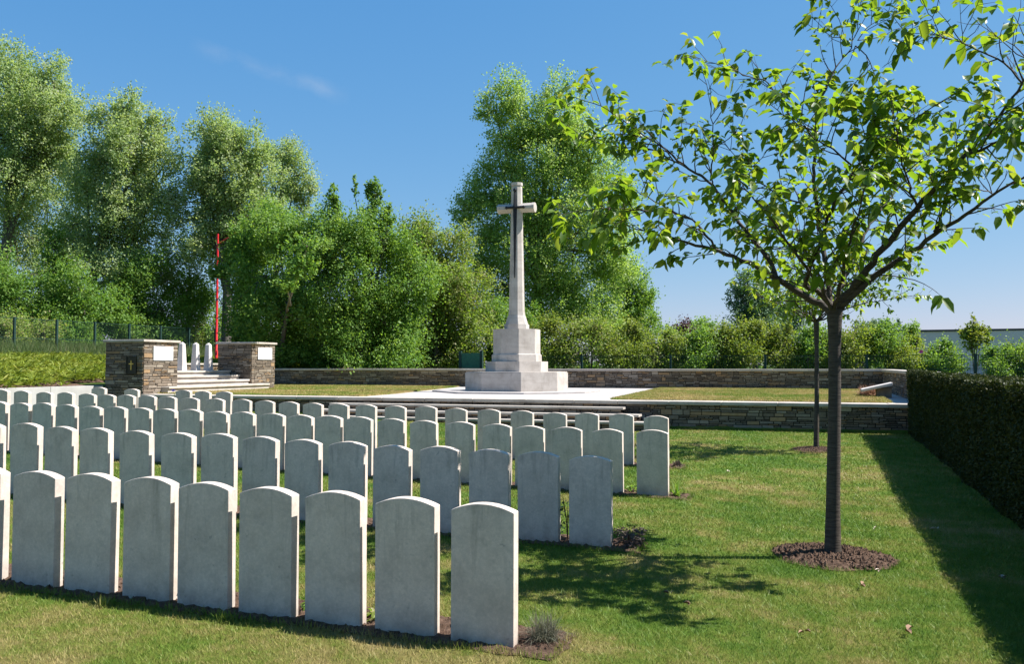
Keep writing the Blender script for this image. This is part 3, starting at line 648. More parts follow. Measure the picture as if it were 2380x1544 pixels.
tag(b.build('ground_cover', [M_JUN]), 'yellow-green low juniper ground cover spreading over the bank', 'ground cover', kind='stuff')
b = MB(); q = 42000; x = -r.uniform(29.5, 34.5, q); y = r.uniform(18, 52, q); blades(b, x, y, bank_z(x) - .02, r.uniform(.25, .85, q) * smooth(29.3, 32, -x) + .1, np.full(q, .016), r, .3)
tag(b.build('tall_grass', [M_TALL]), 'unmown tall grass along the foot of the green mesh fence', 'grass', kind='stuff')

# ------------------------------------------------------------------ green mesh fences
def fence(label, a, c, npost, z0, z1, extra=0):
    t = thing('mesh_fence', label, 'fence', (*a, z0)); a = np.array(a); c = np.array(c); ln = np.linalg.norm(c - a); u = (c - a) / ln
    for i in range(npost + 1):
        p = a + (c - a) * i / npost; b = MB(); b.box(p[0] - .045, p[0] + .045, p[1] - .045, p[1] + .045, z0 - .2, z1 + .05); under(b.build('post', [M_GREEN]), t)
    b = MB(); hw = .0035; nn = np.array([-u[1], u[0]]) * hw; k = int(ln / .09)
    for i in range(k):
        p = a + u * (i + .5) * ln / k; q = u * hw; b.add([(*(p - q), z0), (*(p + q), z0), (*(p + q), z1), (*(p - q), z1)], [(0, 1, 2, 3)])
    z = z0 + .05
    while z <= z1: 
        b.add([(*a, z - hw), (*c, z - hw), (*c, z + hw), (*a, z + hw)], [(0, 1, 2, 3)]); z += .1
    for z in (z0 + .9, z1): b.box(*sorted((a[0] - .008, c[0] + .008)), *sorted((a[1] - .008, c[1] + .008)), z - .01, z + .01) if abs(u[0]) > .99 or abs(u[1]) > .99 else None
    under(b.build('wire_mesh', [M_GREEN]), t); return t
fence('tall green mesh fence running along the top of the planted bank', (-33, 23), (-33, 53), 13, 1.95, 3.72)
fence('low green mesh fence beyond the back wall of the terrace', (-12.9, 36.6), (17, 36.6), 8, .6, 2.02)
t = thing('mesh_gate', 'dark green metal gate behind the wall, left of the cross', 'gate', (-12.9, 36.2, .6))
p0 = at_depth(1070, 857, 38.6); p1 = at_depth(1119, 857, 38.3)
for p in (p0, p1):
    b = MB(); b.box(p[0] - .06, p[0] + .06, p[1] - .06, p[1] + .06, .5, 2.27); under(b.build('post', [M_GREEN]), t)
b = MB(); n_ = 24
b.box(p0[0] + .06, p1[0] - .06, p0[1] - .02, p0[1] + .02, 2.12, 2.18); b.box(p0[0] + .06, p1[0] - .06, p0[1] - .015, p0[1] + .015, .7, 2.119)
under(b.build('panel', [plain('green_privacy_panel', (.012, .10, .06), .6)]), t)

# ------------------------------------------------------------------ clipped hedge at the right
hed = thing('hedge', 'tall clipped dark green hedge along the right side of the lawn', 'hedge', (2.4, 11, 0))
r = np.random.default_rng(21); HX0, HX1, HY0, HY1, HZ = 2.06, 2.80, .6, 21.86, 1.47
b = MB(); b.box(HX0 + .07, HX1 - .06, HY0 + .06, HY1 - .05, -.1, HZ - .07); under(b.build('branches', [plain('hedge_inner_shade', (.012, .014, .006), .95)]), hed)  # solid near-black box: shade inside the hedge put into its colour
b = MB()
def hleaves(p, nrm, n, s=.026):
    nrm = np.array(nrm, float); d = r.normal(0, 1, (n, 3)) + nrm * .7; d /= np.linalg.norm(d, axis=1)[:, None]; sd = np.cross(d, r.normal(0, 1, (n, 3))); sd /= np.linalg.norm(sd, axis=1)[:, None]
    l = (s * r.uniform(.6, 1.4, n))[:, None]; v = np.empty((n, 4, 3)); v[:, 0] = p - d * l; v[:, 2] = p + d * l; v[:, 1] = p + sd * l * .45; v[:, 3] = p - sd * l * .45
    b.add(v.reshape(-1, 3), np.arange(4 * n).reshape(-1, 4), r.uniform(0, 1, n))
def hn(y, z): return .018 * np.sin(y * 2.1 + z) + .014 * np.sin(y * 5.3 - 2 * z) + .012 * np.sin(z * 7 + y * 3)
n = 90000; y = r.uniform(HY0, HY1, n); z = r.uniform(-.02, HZ, n); hleaves(np.stack([HX0 + hn(y, z) + np.abs(r.normal(0, .03, n)) , y, z + gz(HX0, y)], -1), (-1, 0, 0), n)
n = 60000; y = r.uniform(HY0, HY1, n); x = r.uniform(HX0, HX1, n); hleaves(np.stack([x, y, HZ + hn(y, x) * .7 - np.abs(r.normal(0, .025, n)) + (r.uniform(0, 1, n) < .04) * r.uniform(0, .04, n)], -1), (0, 0, 1), n)
n = 16000; y = r.uniform(HY0, HY1, n); z = r.uniform(0, HZ, n); hleaves(np.stack([HX1 - np.abs(r.normal(0, .03, n)), y, z], -1), (1, 0, 0), n, .034)
n = 4000; x = r.uniform(HX0, HX1, n); z = r.uniform(0, HZ, n)
for yy, s in ((HY0, 1), (HY1, -1)): hleaves(np.stack([x, yy + s * np.abs(r.normal(0, .03, n)), z], -1), (0, -s, 0), n)
under(b.build('foliage', [M_YEW]), hed)

# sloping stone slab and brown sedge in the right corner of the terrace
t = thing('stone_lectern', 'sloping white stone slab on a dark pier in the right corner of the terrace', 'lectern', (1.8, 27.3, .755))
b = MB(); b.box(1.72, 2.10, 26.35, 26.85, .756, 1.03); under(b.build('pier', [M_RUB]), t)
b = MB(); x0, z0, x1, z1 = 1.33, .995, 2.12, 1.185; y0, y1, th = 26.2, 26.9, .075
v = [(x0, y, z0 - th) for y in (y0, y1)] + [(x1, y, z1 - th) for y in (y0, y1)] + [(x0, y, z0) for y in (y0, y1)] + [(x1, y, z1) for y in (y0, y1)]
b.add(v, [(0, 1, 3, 2), (4, 6, 7, 5), (0, 2, 6, 4), (1, 5, 7, 3), (0, 4, 5, 1), (2, 3, 7, 6)]); under(bevel(b.build('slab', [M_POST]), .01), t)
def tuft(name, mat, label, cat, cx, cy, cz, n, h, spread, w, r, droop=.6, group=None):
    b = MB(); a = r.uniform(0, 2 * np.pi, n); el = r.uniform(.35, 1.5, n); l = h * r.uniform(.6, 1.15, n); s0 = spread * .35 * np.sqrt(r.uniform(0, 1, n)); a0 = r.uniform(0, 2 * np.pi, n)
    base = np.stack([cx + s0 * np.cos(a0), cy + s0 * np.sin(a0), np.full(n, cz)], -1); d = np.stack([np.cos(a) * np.cos(el), np.sin(a) * np.cos(el), np.sin(el)], -1)
    sd = np.stack([-np.sin(a), np.cos(a), 0 * a], -1) * w; v = np.empty((n, 5, 3))
    mid = base + d * l[:, None] * .55; tip = base + d * l[:, None]; tip[:, 2] -= droop * l * np.cos(el) * .6
    v[:, 0] = base - sd; v[:, 1] = base + sd; v[:, 2] = mid + sd * .8; v[:, 3] = mid - sd * .8; v[:, 4] = tip
    f = np.arange(n)[:, None] * 5; q = b.n; t_ = r.uniform(0, 1, n)
    b.add(v.reshape(-1, 3), np.concatenate([f + [0, 1, 2, 3]]), t_); b.f.append((q + np.concatenate([f + [3, 2, 4]]), t_.astype(np.float32), 0, False))
    return tag(b.build(name, [mat], None, (cx, cy, cz)), label, cat, group)
r = np.random.default_rng(31)
tuft('sedge_clump', M_SEDGE, 'brown sedge clump beside the sloping stone slab on the terrace', 'plant', 1.62, 27.35, .77, 900, .36, .85, .007, r, .5)
tuft('grass_tuft', M_FESC, 'dry grey-green grass tuft beside the largest headstone at the right end of the nearest row', 'plant', -1.50, 5.06, float(gz(-1.5, 5.06)) + .01, 420, .21, .2, .0016, r, .55)
for (x, y, h, lab) in ((-5.45, 4.72, .11, 'bright grass tuft at the foot of the leftmost nearest headstones'), (-4.36, 4.70, .09, 'small grass tuft on the lawn edge before the nearest row, left of centre'), (-3.46, 4.72, .09, 'small grass tuft at the bed edge near the fourth nearest headstone from the right')):
    tuft('grass_tuft', M_BLADE, lab, 'plant', x, y, float(gz(x, y)), 90, h, .16, .002, r, .3)
tuft('iris_plant', M_DENSE, 'small sword-leaved plant right of the lichen-spotted headstone', 'plant', -1.58, 11.1, float(gz(-1.58, 11.1)), 26, .22, .12, .010, r, .15)
tuft('grass_tuft', M_HEATH, 'small dark plant on the soil at the right end of the fourth row', 'plant', -2.0, 14.1, float(gz(-2, 14.1)), 160, .13, .12, .008, r, .5)

# ------------------------------------------------------------------ leaves on stalks: small garden plants
def leaf_mesh(b, p, d, up, L_, r, tint, mat=0, fold=.25, width=.5, droop=.25):
    """leaf blades: folded along the midrib, pointed, drooping; p,d,up are (n,3)"""
    n = len(p); d = d / (np.linalg.norm(d, axis=1)[:, None] + 1e-9); s = np.cross(d, up); s /= np.linalg.norm(s, axis=1)[:, None] + 1e-9; u = np.cross(s, d)
    L_ = np.broadcast_to(np.asarray(L_, float), (n,))[:, None]; dn = np.array([0, 0, -1.0])
    def pt(t, side, h): return p + d * L_ * t + s * L_ * side * width + u * L_ * h + dn * L_ * droop * t * t
    v = np.stack([pt(0, 0, 0), pt(.30, 0, 0), pt(.68, 0, 0), pt(1.0, 0, 0), pt(.24, .47, fold * .47 * width * 2), pt(.66, .46, fold * .46 * width * 2), pt(.24, -.47, fold * .47 * width * 2), pt(.66, -.46, fold * .46 * width * 2)], 1)
    o = np.arange(n)[:, None] * 8; q = b.n; t = np.broadcast_to(np.asarray(tint, np.float32), (n,))
    b.add(v.reshape(-1, 3), np.concatenate([o + [1, 4, 5, 2], o + [1, 2, 7, 6]]), np.concatenate([t, t]), mat, True)
    b.f.append((q + np.concatenate([o + [0, 4, 1], o + [0, 1, 6], o + [2, 5, 3], o + [2, 3, 7]]), np.concatenate([t] * 4), mat, True))
def garden_plant(name, label, x, y, h, rad, n, L_, mat, r, group=None, stalks=5, zmin=0.05):
    z = float(gz(x, y)); root = thing(name, label, 'plant', (x, y, z), group); b = MB()
    for j in range(stalks):
        a = r.uniform(0, 6.28); e = rad * r.uniform(.3, .9); b.tube([(x, y, z - .02), (x + .3 * e * math.cos(a), y + .3 * e * math.sin(a), z + h * .5), (x + e * math.cos(a), y + e * math.sin(a), z + h * r.uniform(.75, 1))], [.005, .004, .002], 5)
    under(b.build('stem', [M_TWIG]), root); b = MB()
    a = r.uniform(0, 6.28, n); e = rad * np.sqrt(r.uniform(0, 1, n)); p = np.stack([x + e * np.cos(a), y + e * np.sin(a), z + zmin + (h - zmin) * r.uniform(0, 1, n) ** .9], -1)
    d = np.stack([np.cos(a), np.sin(a), r.normal(.1, .4, n)], -1) + r.normal(0, .4, (n, 3)); leaf_mesh(b, p, d, np.tile([0, 0, 1.0], (n, 1)) + r.normal(0, .4, (n, 3)), L_ * r.uniform(.6, 1.2, n), r, r.uniform(0, 1, n))
    under(b.build('leaves', [mat]), root); return root
garden_plant('rose_bush', 'dark leggy rose bush growing between the two rightmost second-row headstones', -2.12, 7.92, .40, .09, 60, .055, M_ROSE, r, stalks=3)
hr = garden_plant('heather_plant', 'brownish heather clump at the right end of the second row', -1.55, 7.93, .17, .13, 420, .035, M_HEATH, r, stalks=9, zmin=0)
for (ri, xx, h, mt, lab) in ((0, -3.99, .14, M_DENSE, 'leafy plant in the gap left of the fifth nearest headstone from the right'), (0, -3.03, .11, M_DENSE, 'small leafy plant in the gap right of the fourth nearest headstone from the right'), (0, -2.56, .08, M_OLIVE, 'tiny plant in the gap between the second and third nearest headstones from the right'),
      (0, -4.94, .20, M_DENSE, 'green plant seen between the seventh and eighth nearest headstones from the right'), (1, -2.60, .10, M_DENSE, 'low plant in the gap between the second and third second-row headstones from the right'), (1, -3.09, .22, M_DENSE, 'green plant between the third and fourth second-row headstones from the right'),
      (1, -8.66, .25, M_DENSE, 'green plant near the left end of the second row'), (2, -2.14, .10, M_DENSE, 'low plant between the two rightmost third-row headstones'), (2, -3.20, .30, M_DENSE, 'tall leafy plant between the third and fourth third-row headstones from the right'),
      (2, -4.66, .28, M_OLIVE, 'olive-green plant between the sixth and seventh third-row headstones from the right'), (2, -9.4, .35, M_DENSE, 'leafy plant in the left half of the third row')):
    garden_plant('leafy_plant', lab, xx, ROWS[ri][0] + .22, h, .09, int(60 + h * 250), .05, mt, r, 'small plants in the soil between headstones', 4, .0)
fl = garden_plant('flowering_plant', 'small plant with a blue flower near the left end of the farthest row', -13.75, 16.75, .75, .08, 70, .05, M_DENSE, r)
b = MB(); n = 14; a = r.uniform(0, 6.28, n); z = float(gz(-13.75, 16.75)) + .78
leaf_mesh(b, np.tile([-13.75, 16.75, z], (n, 1)) + r.normal(0, .012, (n, 3)), np.stack([np.cos(a), np.sin(a), .5 + 0 * a], -1), np.tile([0, 0, 1.0], (n, 1)), .06, r, .5); under(b.build('flower', [M_BLUE]), fl)

# ------------------------------------------------------------------ cherry trees
def resample(P, step):
    P = np.asarray(P, float); s = np.concatenate([[0], np.cumsum(np.linalg.norm(np.diff(P, axis=0), axis=1))]); n = max(3, int(s[-1] / step) + 1); t = np.linspace(0, s[-1], n)
    Q = np.stack([np.interp(t, s, P[:, i]) for i in range(3)], -1)
    for _ in range(2): Q[1:-1] = .25 * Q[:-2] + .5 * Q[1:-1] + .25 * Q[2:]
    return Q, s[-1]
def cherry(label, base, trunk, limbs, r, leafL, twig_gap, density, fruit=True):
    root = thing('cherry_tree', label, 'tree', base); b = MB(); P = np.array([q[:3] for q in trunk]); R_ = np.array([q[3] for q in trunk]); b.tube(P, R_, 14); under(b.build('trunk', [M_BARK]), root)
    bb = MB(); bt = MB(); pos = []; dirs = []; tipw = []
    fr = []
    def cluster(p, d, k):
        for _ in range(k):
            a = r.uniform(0, 6.28); h = np.array([math.cos(a), math.sin(a), 0]); pos.append(p + r.normal(0, .012, 3)); dirs.append(h * .8 + d * .45 + np.array([0, 0, -.30 + r.normal(0, .42)]))
    fork = P[-1]
    for (pts, r0, r1, dens0) in limbs:
        Q, ln = resample(pts, .07); n = len(Q); Q[1:-1] += r.normal(0, .006, (n - 2, 3)); r0 *= .70; r1 *= .75; rad = r1 + (r0 - r1) * (1 - np.linspace(0, 1, n)) ** 1.25; bb.tube(Q, rad, 8 if r0 > .02 else 6)
        T = np.gradient(Q, axis=0); T /= np.linalg.norm(T, axis=1)[:, None]; s = ln * .12
        while s < ln:
            f = s / ln; dens = dens0 * float(smooth(.0, .28, f)) * (.3 + .7 * float(smooth(.2, .6, np.linalg.norm(Q[min(n - 1, int(f * (n - 1)))] - fork)))); i = min(n - 1, int(f * (n - 1))); tl = min(.62, .18 + .40 * r.random()) * (1.15 - .45 * f)
            w = r.normal(0, 1, 3); w -= T[i] * (w @ T[i]); w /= np.linalg.norm(w); d = T[i] * .55 + w * .8 + np.array([0, 0, .28]); d /= np.linalg.norm(d); p = Q[i]; tp = [p]; m = max(3, int(tl / .07))
            for k in range(m):
                d = d + r.normal(0, .13, 3) + np.array([0, 0, .03]); d /= np.linalg.norm(d); p = p + d * tl / m; tp.append(p)
                if k > 0 and r.random() < .55 * density * dens: cluster(p, d, r.integers(1, 4))
                if k > 0 and r.random() < .22:      # side twiglet
                    e = d * .5 + r.normal(0, .6, 3); e /= np.linalg.norm(e); l2 = r.uniform(.06, .22); p2 = p + e * l2 * .5; p3 = p2 + (e + r.normal(0, .2, 3)) * l2 * .5; bt.tube([p, p2, p3], [.0026, .002, .0012], 4)
                    if r.random() < .8 * density * dens: cluster(p3, e, r.integers(2, 5))
                if fruit and r.random() < .32: fr.append(p)
            bt.tube(tp, np.linspace(min(.0065, rad[i] * .7 + .001), .0018, len(tp)), 5)
            if r.random() < .9 * density * dens: cluster(p, d, r.integers(2, 5))
            if f > .35 and r.random() < .35 * density * dens: cluster(Q[i], T[i], r.integers(1, 3))
            s += twig_gap * r.uniform(.6, 1.4)
        cluster(Q[-1], T[-1], r.integers(3, 6))
    under(bb.build('branches', [M_BARK]), root)
    for p in fr:                                   # leftover flower stalks, hanging
        for _ in range(r.integers(1, 4)):
            e = np.array([r.normal(0, .5), r.normal(0, .5), -.6]); e /= np.linalg.norm(e); l2 = r.uniform(.025, .055); q = p + e * l2; bt.tube([p, q], [.0011, .0011], 3, .5, 0, False)
    under(bt.build('twigs', [M_TWIG]), root)
    n = len(pos); pos = np.array(pos); dirs = np.array(dirs); bl = MB()
    st = pos + dirs / np.linalg.norm(dirs, axis=1)[:, None] * .012
    leaf_mesh(bl, st, dirs, np.tile([0, 0, 1.0], (n, 1)) + r.normal(0, .38, (n, 3)), leafL * r.uniform(.5, 1.12, n), r, r.uniform(0, 1, n) ** 1.4, 0, .20, .60, .34)
    under(bl.build('crown', [M_LEAF]), root); print('cherry leaves', n); return root
def crop(p): return (1200.7 + p[0] / 2.0184, p[1] / 2.0184)
def limb(pts, d0, d1, r0, r1, dens=1.0, D0=7.67):
    out = []; n = len(pts)
    for i, p in enumerate(pts):
        f = i / (n - 1); x, y = crop(p); out.append(at_depth(x, y, D0 + d0 + (d1 - d0) * f))
    return (np.array(out), r0, r1, dens)
LIMBS = [
 limb([(1480, 1470), (1460, 1440), (1380, 1410), (1220, 1310), (1130, 1250), (1000, 1200), (930, 1170), (800, 1140), (700, 1110), (600, 1090), (500, 1050), (430, 1015)], 0, .5, .050, .004),
 limb([(1220, 1310), (1190, 1210), (1100, 1120), (1030, 1020), (960, 930), (910, 850), (800, 790), (700, 700), (620, 650), (500, 560), (400, 500), (270, 455)], .15, .9, .030, .004),
 limb([(910, 850), (925, 740), (920, 600), (910, 480), (890, 380), (870, 320)], .5, .3, .012, .003, .45),
 limb([(930, 1170), (850, 1040), (720, 985), (620, 930), (540, 880), (480, 850)], .2, -.4, .016, .003),
 limb([(700, 985), (600, 990), (480, 975), (330, 985), (190, 1010)], 0, -.5, .010, .003),
 limb([(960, 930), (1020, 880), (1090, 800), (1150, 740), (1200, 680)], .4, .2, .011, .003),
 limb([(800, 790), (640, 700), (440, 690), (300, 640), (200, 560)], .5, 1.2, .012, .003),
 limb([(1470, 1430), (1390, 1340), (1350, 1370), (1370, 1260), (1440, 1110), (1460, 1030), (1500, 920), (1590, 790), (1700, 700), (1800, 620), (1900, 540), (2020, 470), (2060, 440)], -.05, -1.1, .036, .004),
 limb([(1590, 790), (1480, 700), (1420, 660), (1350, 600), (1250, 540), (1180, 470)], -.5, -1.2, .012, .003),
 limb([(1478, 1450), (1460, 1330), (1450, 1240), (1440, 1160), (1410, 1000), (1390, 820), (1400, 700), (1410, 520), (1440, 440), (1500, 310), (1570, 220), (1600, 140), (1605, 40), (1600, -30)], .05, .9, .036, .003, .8),
 limb([(1400, 620), (1300, 565), (1240, 490), (1180, 370), (1100, 365), (1000, 320), (900, 290), (790, 255)], .6, .4, .012, .003, .45),
 limb([(1590, 215), (1650, 270), (1690, 380), (1720, 450)], .9, .9, .009, .003, .6),
 limb([(1570, 220), (1500, 170), (1420, 150), (1360, 110)], .85, .7, .007, .003, .5),
 limb([(1600, 190), (1650, 120), (1740, 70), (1800, 20)], .9, 1.0, .007, .003, .5),
 limb([(1495, 1450), (1600, 1330), (1690, 1200), (1770, 1110), (1880, 970), (2030, 820), (2090, 740), (2200, 620), (2300, 500), (2380, 380), (2470, 250), (2560, 120)], 0, -1.5, .056, .006),
 limb([(1510, 1460), (1560, 1400), (1640, 1330), (1760, 1240), (1880, 1170), (1980, 1080), (2060, 1040), (2150, 990), (2230, 910), (2380, 830), (2520, 760), (2640, 690)], 0, -.9, .048, .006, .6),
 limb([(1960, 1090), (2000, 1000), (2020, 900), (2035, 830), (2060, 720), (2080, 560)], -.4, -.9, .020, .003, .8),
 limb([(1880, 970), (1850, 880), (1820, 800), (1790, 690), (1770, 560), (1760, 470)], -.6, -1.2, .016, .003, .9),
 limb([(2090, 740), (2220, 690), (2380, 600), (2500, 520)], -.8, -1.8, .020, .004, .9),
 limb([(2380, 400), (2280, 290), (2190, 240), (2090, 200), (1990, 170), (1860, 175), (1760, 200)], -1.15, -.6, .012, .003, .45),
 limb([(2420, 300), (2360, 230), (2300, 190), (2210, 165)], -1.2, -.9, .008, .003, .3),
 limb([(2090, 205), (2085, 110), (2080, 20)], -.85, -.9, .005, .002, .1),
 limb([(1990, 170), (1960, 110), (1920, 40), (1890, -10)], -.8, -.5, .006, .003, .7),
 limb([(1400, 980), (1250, 930), (1100, 830), (1000, 700), (950, 640)], .3, .8, .014, .003),
 limb([(1500, 920), (1640, 830), (1760, 610), (1800, 480)], -.3, .2, .014, .003),
 limb([(1480, 1440), (1560, 1270), (1640, 1080), (1750, 930), (1870, 800), (1960, 700)], .15, 1.1, .030, .004),
 limb([(1475, 1440), (1400, 1250), (1290, 1150), (1180, 1090), (1040, 1080)], .1, 1.0, .026, .004),
 limb([(1475, 1450), (1420, 1330), (1300, 1180), (1180, 1010), (1080, 900), (1030, 820)], -.1, -1.2, .028, .004),
 limb([(1490, 1450), (1530, 1300), (1560, 1120), (1620, 960), (1650, 800)], -.1, -1.3, .028, .004),
 limb([(2230, 910), (2160, 880), (2060, 860)], -.55, -.9, .008, .003, .8),
]
r = np.random.default_rng(41)
tb = [at_depth(x, y, 7.67) for x, y in ((1935.5, 1301), (1935.5, 1270), (1936, 1180), (1938, 1050), (1940, 920), (1940, 800), (1940, 755), (1940, 720))]
tr = [(*p, q) for p, q in zip(tb, (.085, .070, .060, .056, .053, .053, .060, .068))]; tr = [(*tr[0][:2], tr[0][2] - .06, .095)] + tr
cherry('near cherry tree with spreading crown and large fresh leaves, in a round soil bed', (float(tb[0][0]), float(tb[0][1]), 0), tr, LIMBS, r, .114, .095, 1.9)
r = np.random.default_rng(45); bx, by = .085, 17.47; tk = [(bx, by, -.06, .075), (bx - .0, by, .1, .052), (bx + .02, by, 1.0, .042), (bx + .03, by, 1.9, .038), (bx + .03, by, 2.42, .05), (bx + .03, by, 2.52, .05)]
L2 = []
for j in range(11):
    a = j * 2 * math.pi / 11 + r.uniform(-.2, .2); e = r.uniform(.35, 1.0); ln = r.uniform(1.5, 2.0); p = np.array([bx + .03, by, 2.45]); pts = [p]; d = np.array([math.cos(a) * math.cos(e), math.sin(a) * math.cos(e), math.sin(e)])
    for q in range(5): p = p + d * ln / 5; pts.append(p); d = d + np.array([0, 0, .02]) + r.normal(0, .12, 3); d /= np.linalg.norm(d)
    L2.append((np.array(pts), .026, .004, 1.0))
cherry('smaller farther cherry tree partly hidden behind the near trunk', (bx, by, 0), tk, L2, r, .11, .07, 1.6, False)

# ------------------------------------------------------------------ background trees, shrubs
def crown_leaves(b, blobs, n_leaf, leaf, r, per=38, shell=.55, clump=.10, up=.45, mat=0):
    c = np.array([q[0] for q in blobs]); R_ = np.array([q[1] for q in blobs]); wt = np.array([(q[1][0] * q[1][1] * q[1][2]) ** (2 / 3) * (q[2] if len(q) > 2 else 1) for q in blobs]); wt /= wt.sum()
    nc = max(6, n_leaf // per); n0 = nc * 2; k = r.choice(len(blobs), n0, p=wt); d = r.normal(0, 1, (n0, 3)); d /= np.linalg.norm(d, axis=1)[:, None]
    wl = r.uniform(1.0, 3.4, 14); kv = r.normal(0, 1, (14, 3)); kv /= np.linalg.norm(kv, axis=1)[:, None]; kv *= (2 * np.pi / wl)[:, None]; ph = r.uniform(0, 6.28, 14)
    field = lambda x: np.cos(x @ kv.T + ph).sum(1) / 2.65
    rr = r.uniform(.12, 1, n0) ** .5; cc = c[k] + d * rr[:, None] * R_[k]; fv = field(cc); cc = cc + d * (np.clip(fv, -1.5, 1.8) * .17 * R_[k].mean(1))[:, None]
    keep = np.argsort(-(fv + r.normal(0, .55, n0)))[:nc]; k, d, cc = k[keep], d[keep], cc[keep]
    cs = (R_[k].mean(1) * clump * .55 + .14) * r.uniform(.6, 1.5, nc)
    cs = cs * np.clip(R_[k][:, 0] / .7, .4, 1)
    q = nc * per; ce = np.repeat(cc, per, 0); ax = d * .7 + np.array([0, 0, .45]) + r.normal(0, .45, (nc, 3)); ax /= np.linalg.norm(ax, axis=1)[:, None]
    p = ce + np.repeat(ax * cs[:, None], per, 0) * r.uniform(-2.4, 2.4, (q, 1)) + np.clip(r.normal(0, 1, (q, 3)), -1.9, 1.9) * np.repeat(cs, per)[:, None] * .55
    dd = np.repeat(d, per, 0) * .5 + r.normal(0, .75, (q, 3)) + np.array([0, 0, -.15]); dd /= np.linalg.norm(dd, axis=1)[:, None]
    nn = r.normal(0, .6, (q, 3)) + np.array([.42, .0, .62]) + np.repeat(d, per, 0) * .3; s = np.cross(dd, nn); s /= np.linalg.norm(s, axis=1)[:, None]
    l = (leaf * r.uniform(.55, 1.3, q))[:, None]; v = np.empty((q, 4, 3)); v[:, 0] = p - dd * l * .5; v[:, 2] = p + dd * l * .5; v[:, 1] = p + s * l * .36; v[:, 3] = p - s * l * .36
    b.add(v.reshape(-1, 3), np.arange(4 * q).reshape(-1, 4), np.clip(np.repeat(r.uniform(0, 1, nc), per) * .6 + r.uniform(-.03, .40, q), 0, 1), mat); return cc
def blobs_px(L_, d, dz=1.0):
    out = []
    for q in L_:
        px, py, rx, ry = q[:4]; do = q[4] if len(q) > 4 else 0; w = q[5] if len(q) > 5 else 1; dd = d + do; s = dd / FPX
        out.append((at_depth(px, py, dd), np.array([rx * s, min(rx, 110) * s * dz, ry * s]), w))
    return out
SEED = [100]
def tree(name, label, cat, px, d, zb, L_, n, leaf, mat, group=None, r0=.22, bark_=M_BARK2, shell=.55, per=38, limbs=True, clump=.10, lean=0):
    SEED[0] += 1; r = np.random.default_rng(SEED[0]); n = int(n * 1.9); leaf *= .80; B = blobs_px(L_, d); foot = at_depth(px, HOR, d); foot[2] = zb; root = thing(name, label, cat, tuple(float(q) for q in foot), group)
    b = MB(); cc = crown_leaves(b, B, n, leaf, r, per, shell, clump); under(b.build('crown', [mat]), root)
    b = MB(); cs = np.array([q[0] for q in B]); top = cs[cs[:, 2].argmax()]; mid = cs.mean(0); h = max(1.0, mid[2] - zb)
    f1 = foot + np.array([lean * .5, 0, h * .45]); f1[:2] = .75 * f1[:2] + .25 * mid[:2]; f2 = .4 * f1 + .6 * (.5 * mid + .5 * top); f2 = np.array([f2[0], f2[1], min(f2[2], top[2])])
    T, _ = resample([foot - [0, 0, .3], foot + [0, 0, h * .2], f1, f2, top], .5); b.tube(T, np.linspace(r0, r0 * .12, len(T)), 8)
    if limbs:
        for i in range(len(cs)):
            j = int(len(T) * r.uniform(.25, .6)); a = T[j]; e = cs[i]; m = .5 * (a + e) + np.array([0, 0, -.06 * np.linalg.norm(e - a)]) + r.normal(0, .12, 3); Q, _ = resample([a, m, e], .5); b.tube(Q, np.linspace(r0 * .42, .02, len(Q)), 6)
        k = r.choice(len(cc), min(len(cc), 70), replace=False)
        for i in k:
            e = cc[i]; j = np.linalg.norm(cs - e, axis=1).argmin(); a = cs[j]; Q = [a, .5 * (a + e) + r.normal(0, .1, 3), e + (e - a) * .1]; b.tube(Q, [r0 * .14 + .01, r0 * .08 + .008, .008], 4, .5, 0, False)
    under(b.build('trunk', [bark_]), root); return root
G1 = 'tall poplars behind the left fence'
tree('poplar_tree', 'tallest poplar at the far left edge of the photo', 'tree', -10, 54, 1.8, [(60, 235, 110, 90), (125, 190, 45, 55), (20, 330, 120, 100), (110, 290, 75, 80), (40, 420, 120, 70), (20, 180, 80, 55), (90, 370, 90, 55), (30, 540, 90, 90, 2, .5)], 47000, .17, M_POP, G1, .40)
tree('poplar_tree', 'pointed poplar second from the left above the fence', 'tree', 190, 51, 1.8, [(285, 250, 45, 45), (250, 300, 70, 50), (310, 340, 85, 70), (365, 300, 45, 45), (270, 420, 100, 80), (355, 420, 65, 80), (200, 400, 50, 60), (330, 520, 90, 80), (230, 530, 80, 80), (290, 620, 110, 70)], 46000, .165, M_POP, G1, .34)
tree('poplar_tree', 'rounded poplar right of the pointed one, above the red lamp post', 'tree', 525, 51, 1.8, [(500, 325, 75, 45), (560, 345, 55, 45), (455, 370, 60, 60), (520, 400, 90, 70), (600, 410, 55, 60), (470, 470, 70, 70), (560, 490, 80, 70), (630, 470, 40, 60), (500, 570, 80, 70)], 40000, .16, M_POP, G1, .32)
tree('poplar_tree', 'thin-leaved airy poplar showing sky through its crown, right of the rounded one', 'tree', 620, 56, 1.8, [(655, 360, 45, 40), (690, 410, 40, 55), (640, 430, 50, 60), (705, 470, 30, 35), (660, 500, 50, 45), (725, 440, 14, 18), (610, 540, 60, 50)], 12000, .15, M_POP, G1, .2, per=20)
tree('poplar_tree', 'slender half-bare tree with sky showing between the two leftmost poplars', 'tree', 105, 58, 1.8, [(110, 480, 60, 60), (150, 560, 50, 60), (70, 570, 60, 60), (120, 640, 70, 50), (195, 440, 40, 60), (215, 580, 60, 60)], 12000, .15, M_POP, G1, .2, per=20)
G2 = 'dense trees and bushes behind the left fence'
tree('ivy_tree', 'dark ivy-clad stump rising among the left bushes', 'tree', 128, 49, 1.9, [(128, 565, 26, 32), (125, 620, 28, 40), (122, 690, 34, 50)], 5000, .13, M_DENSE, G2, .25, shell=.7)
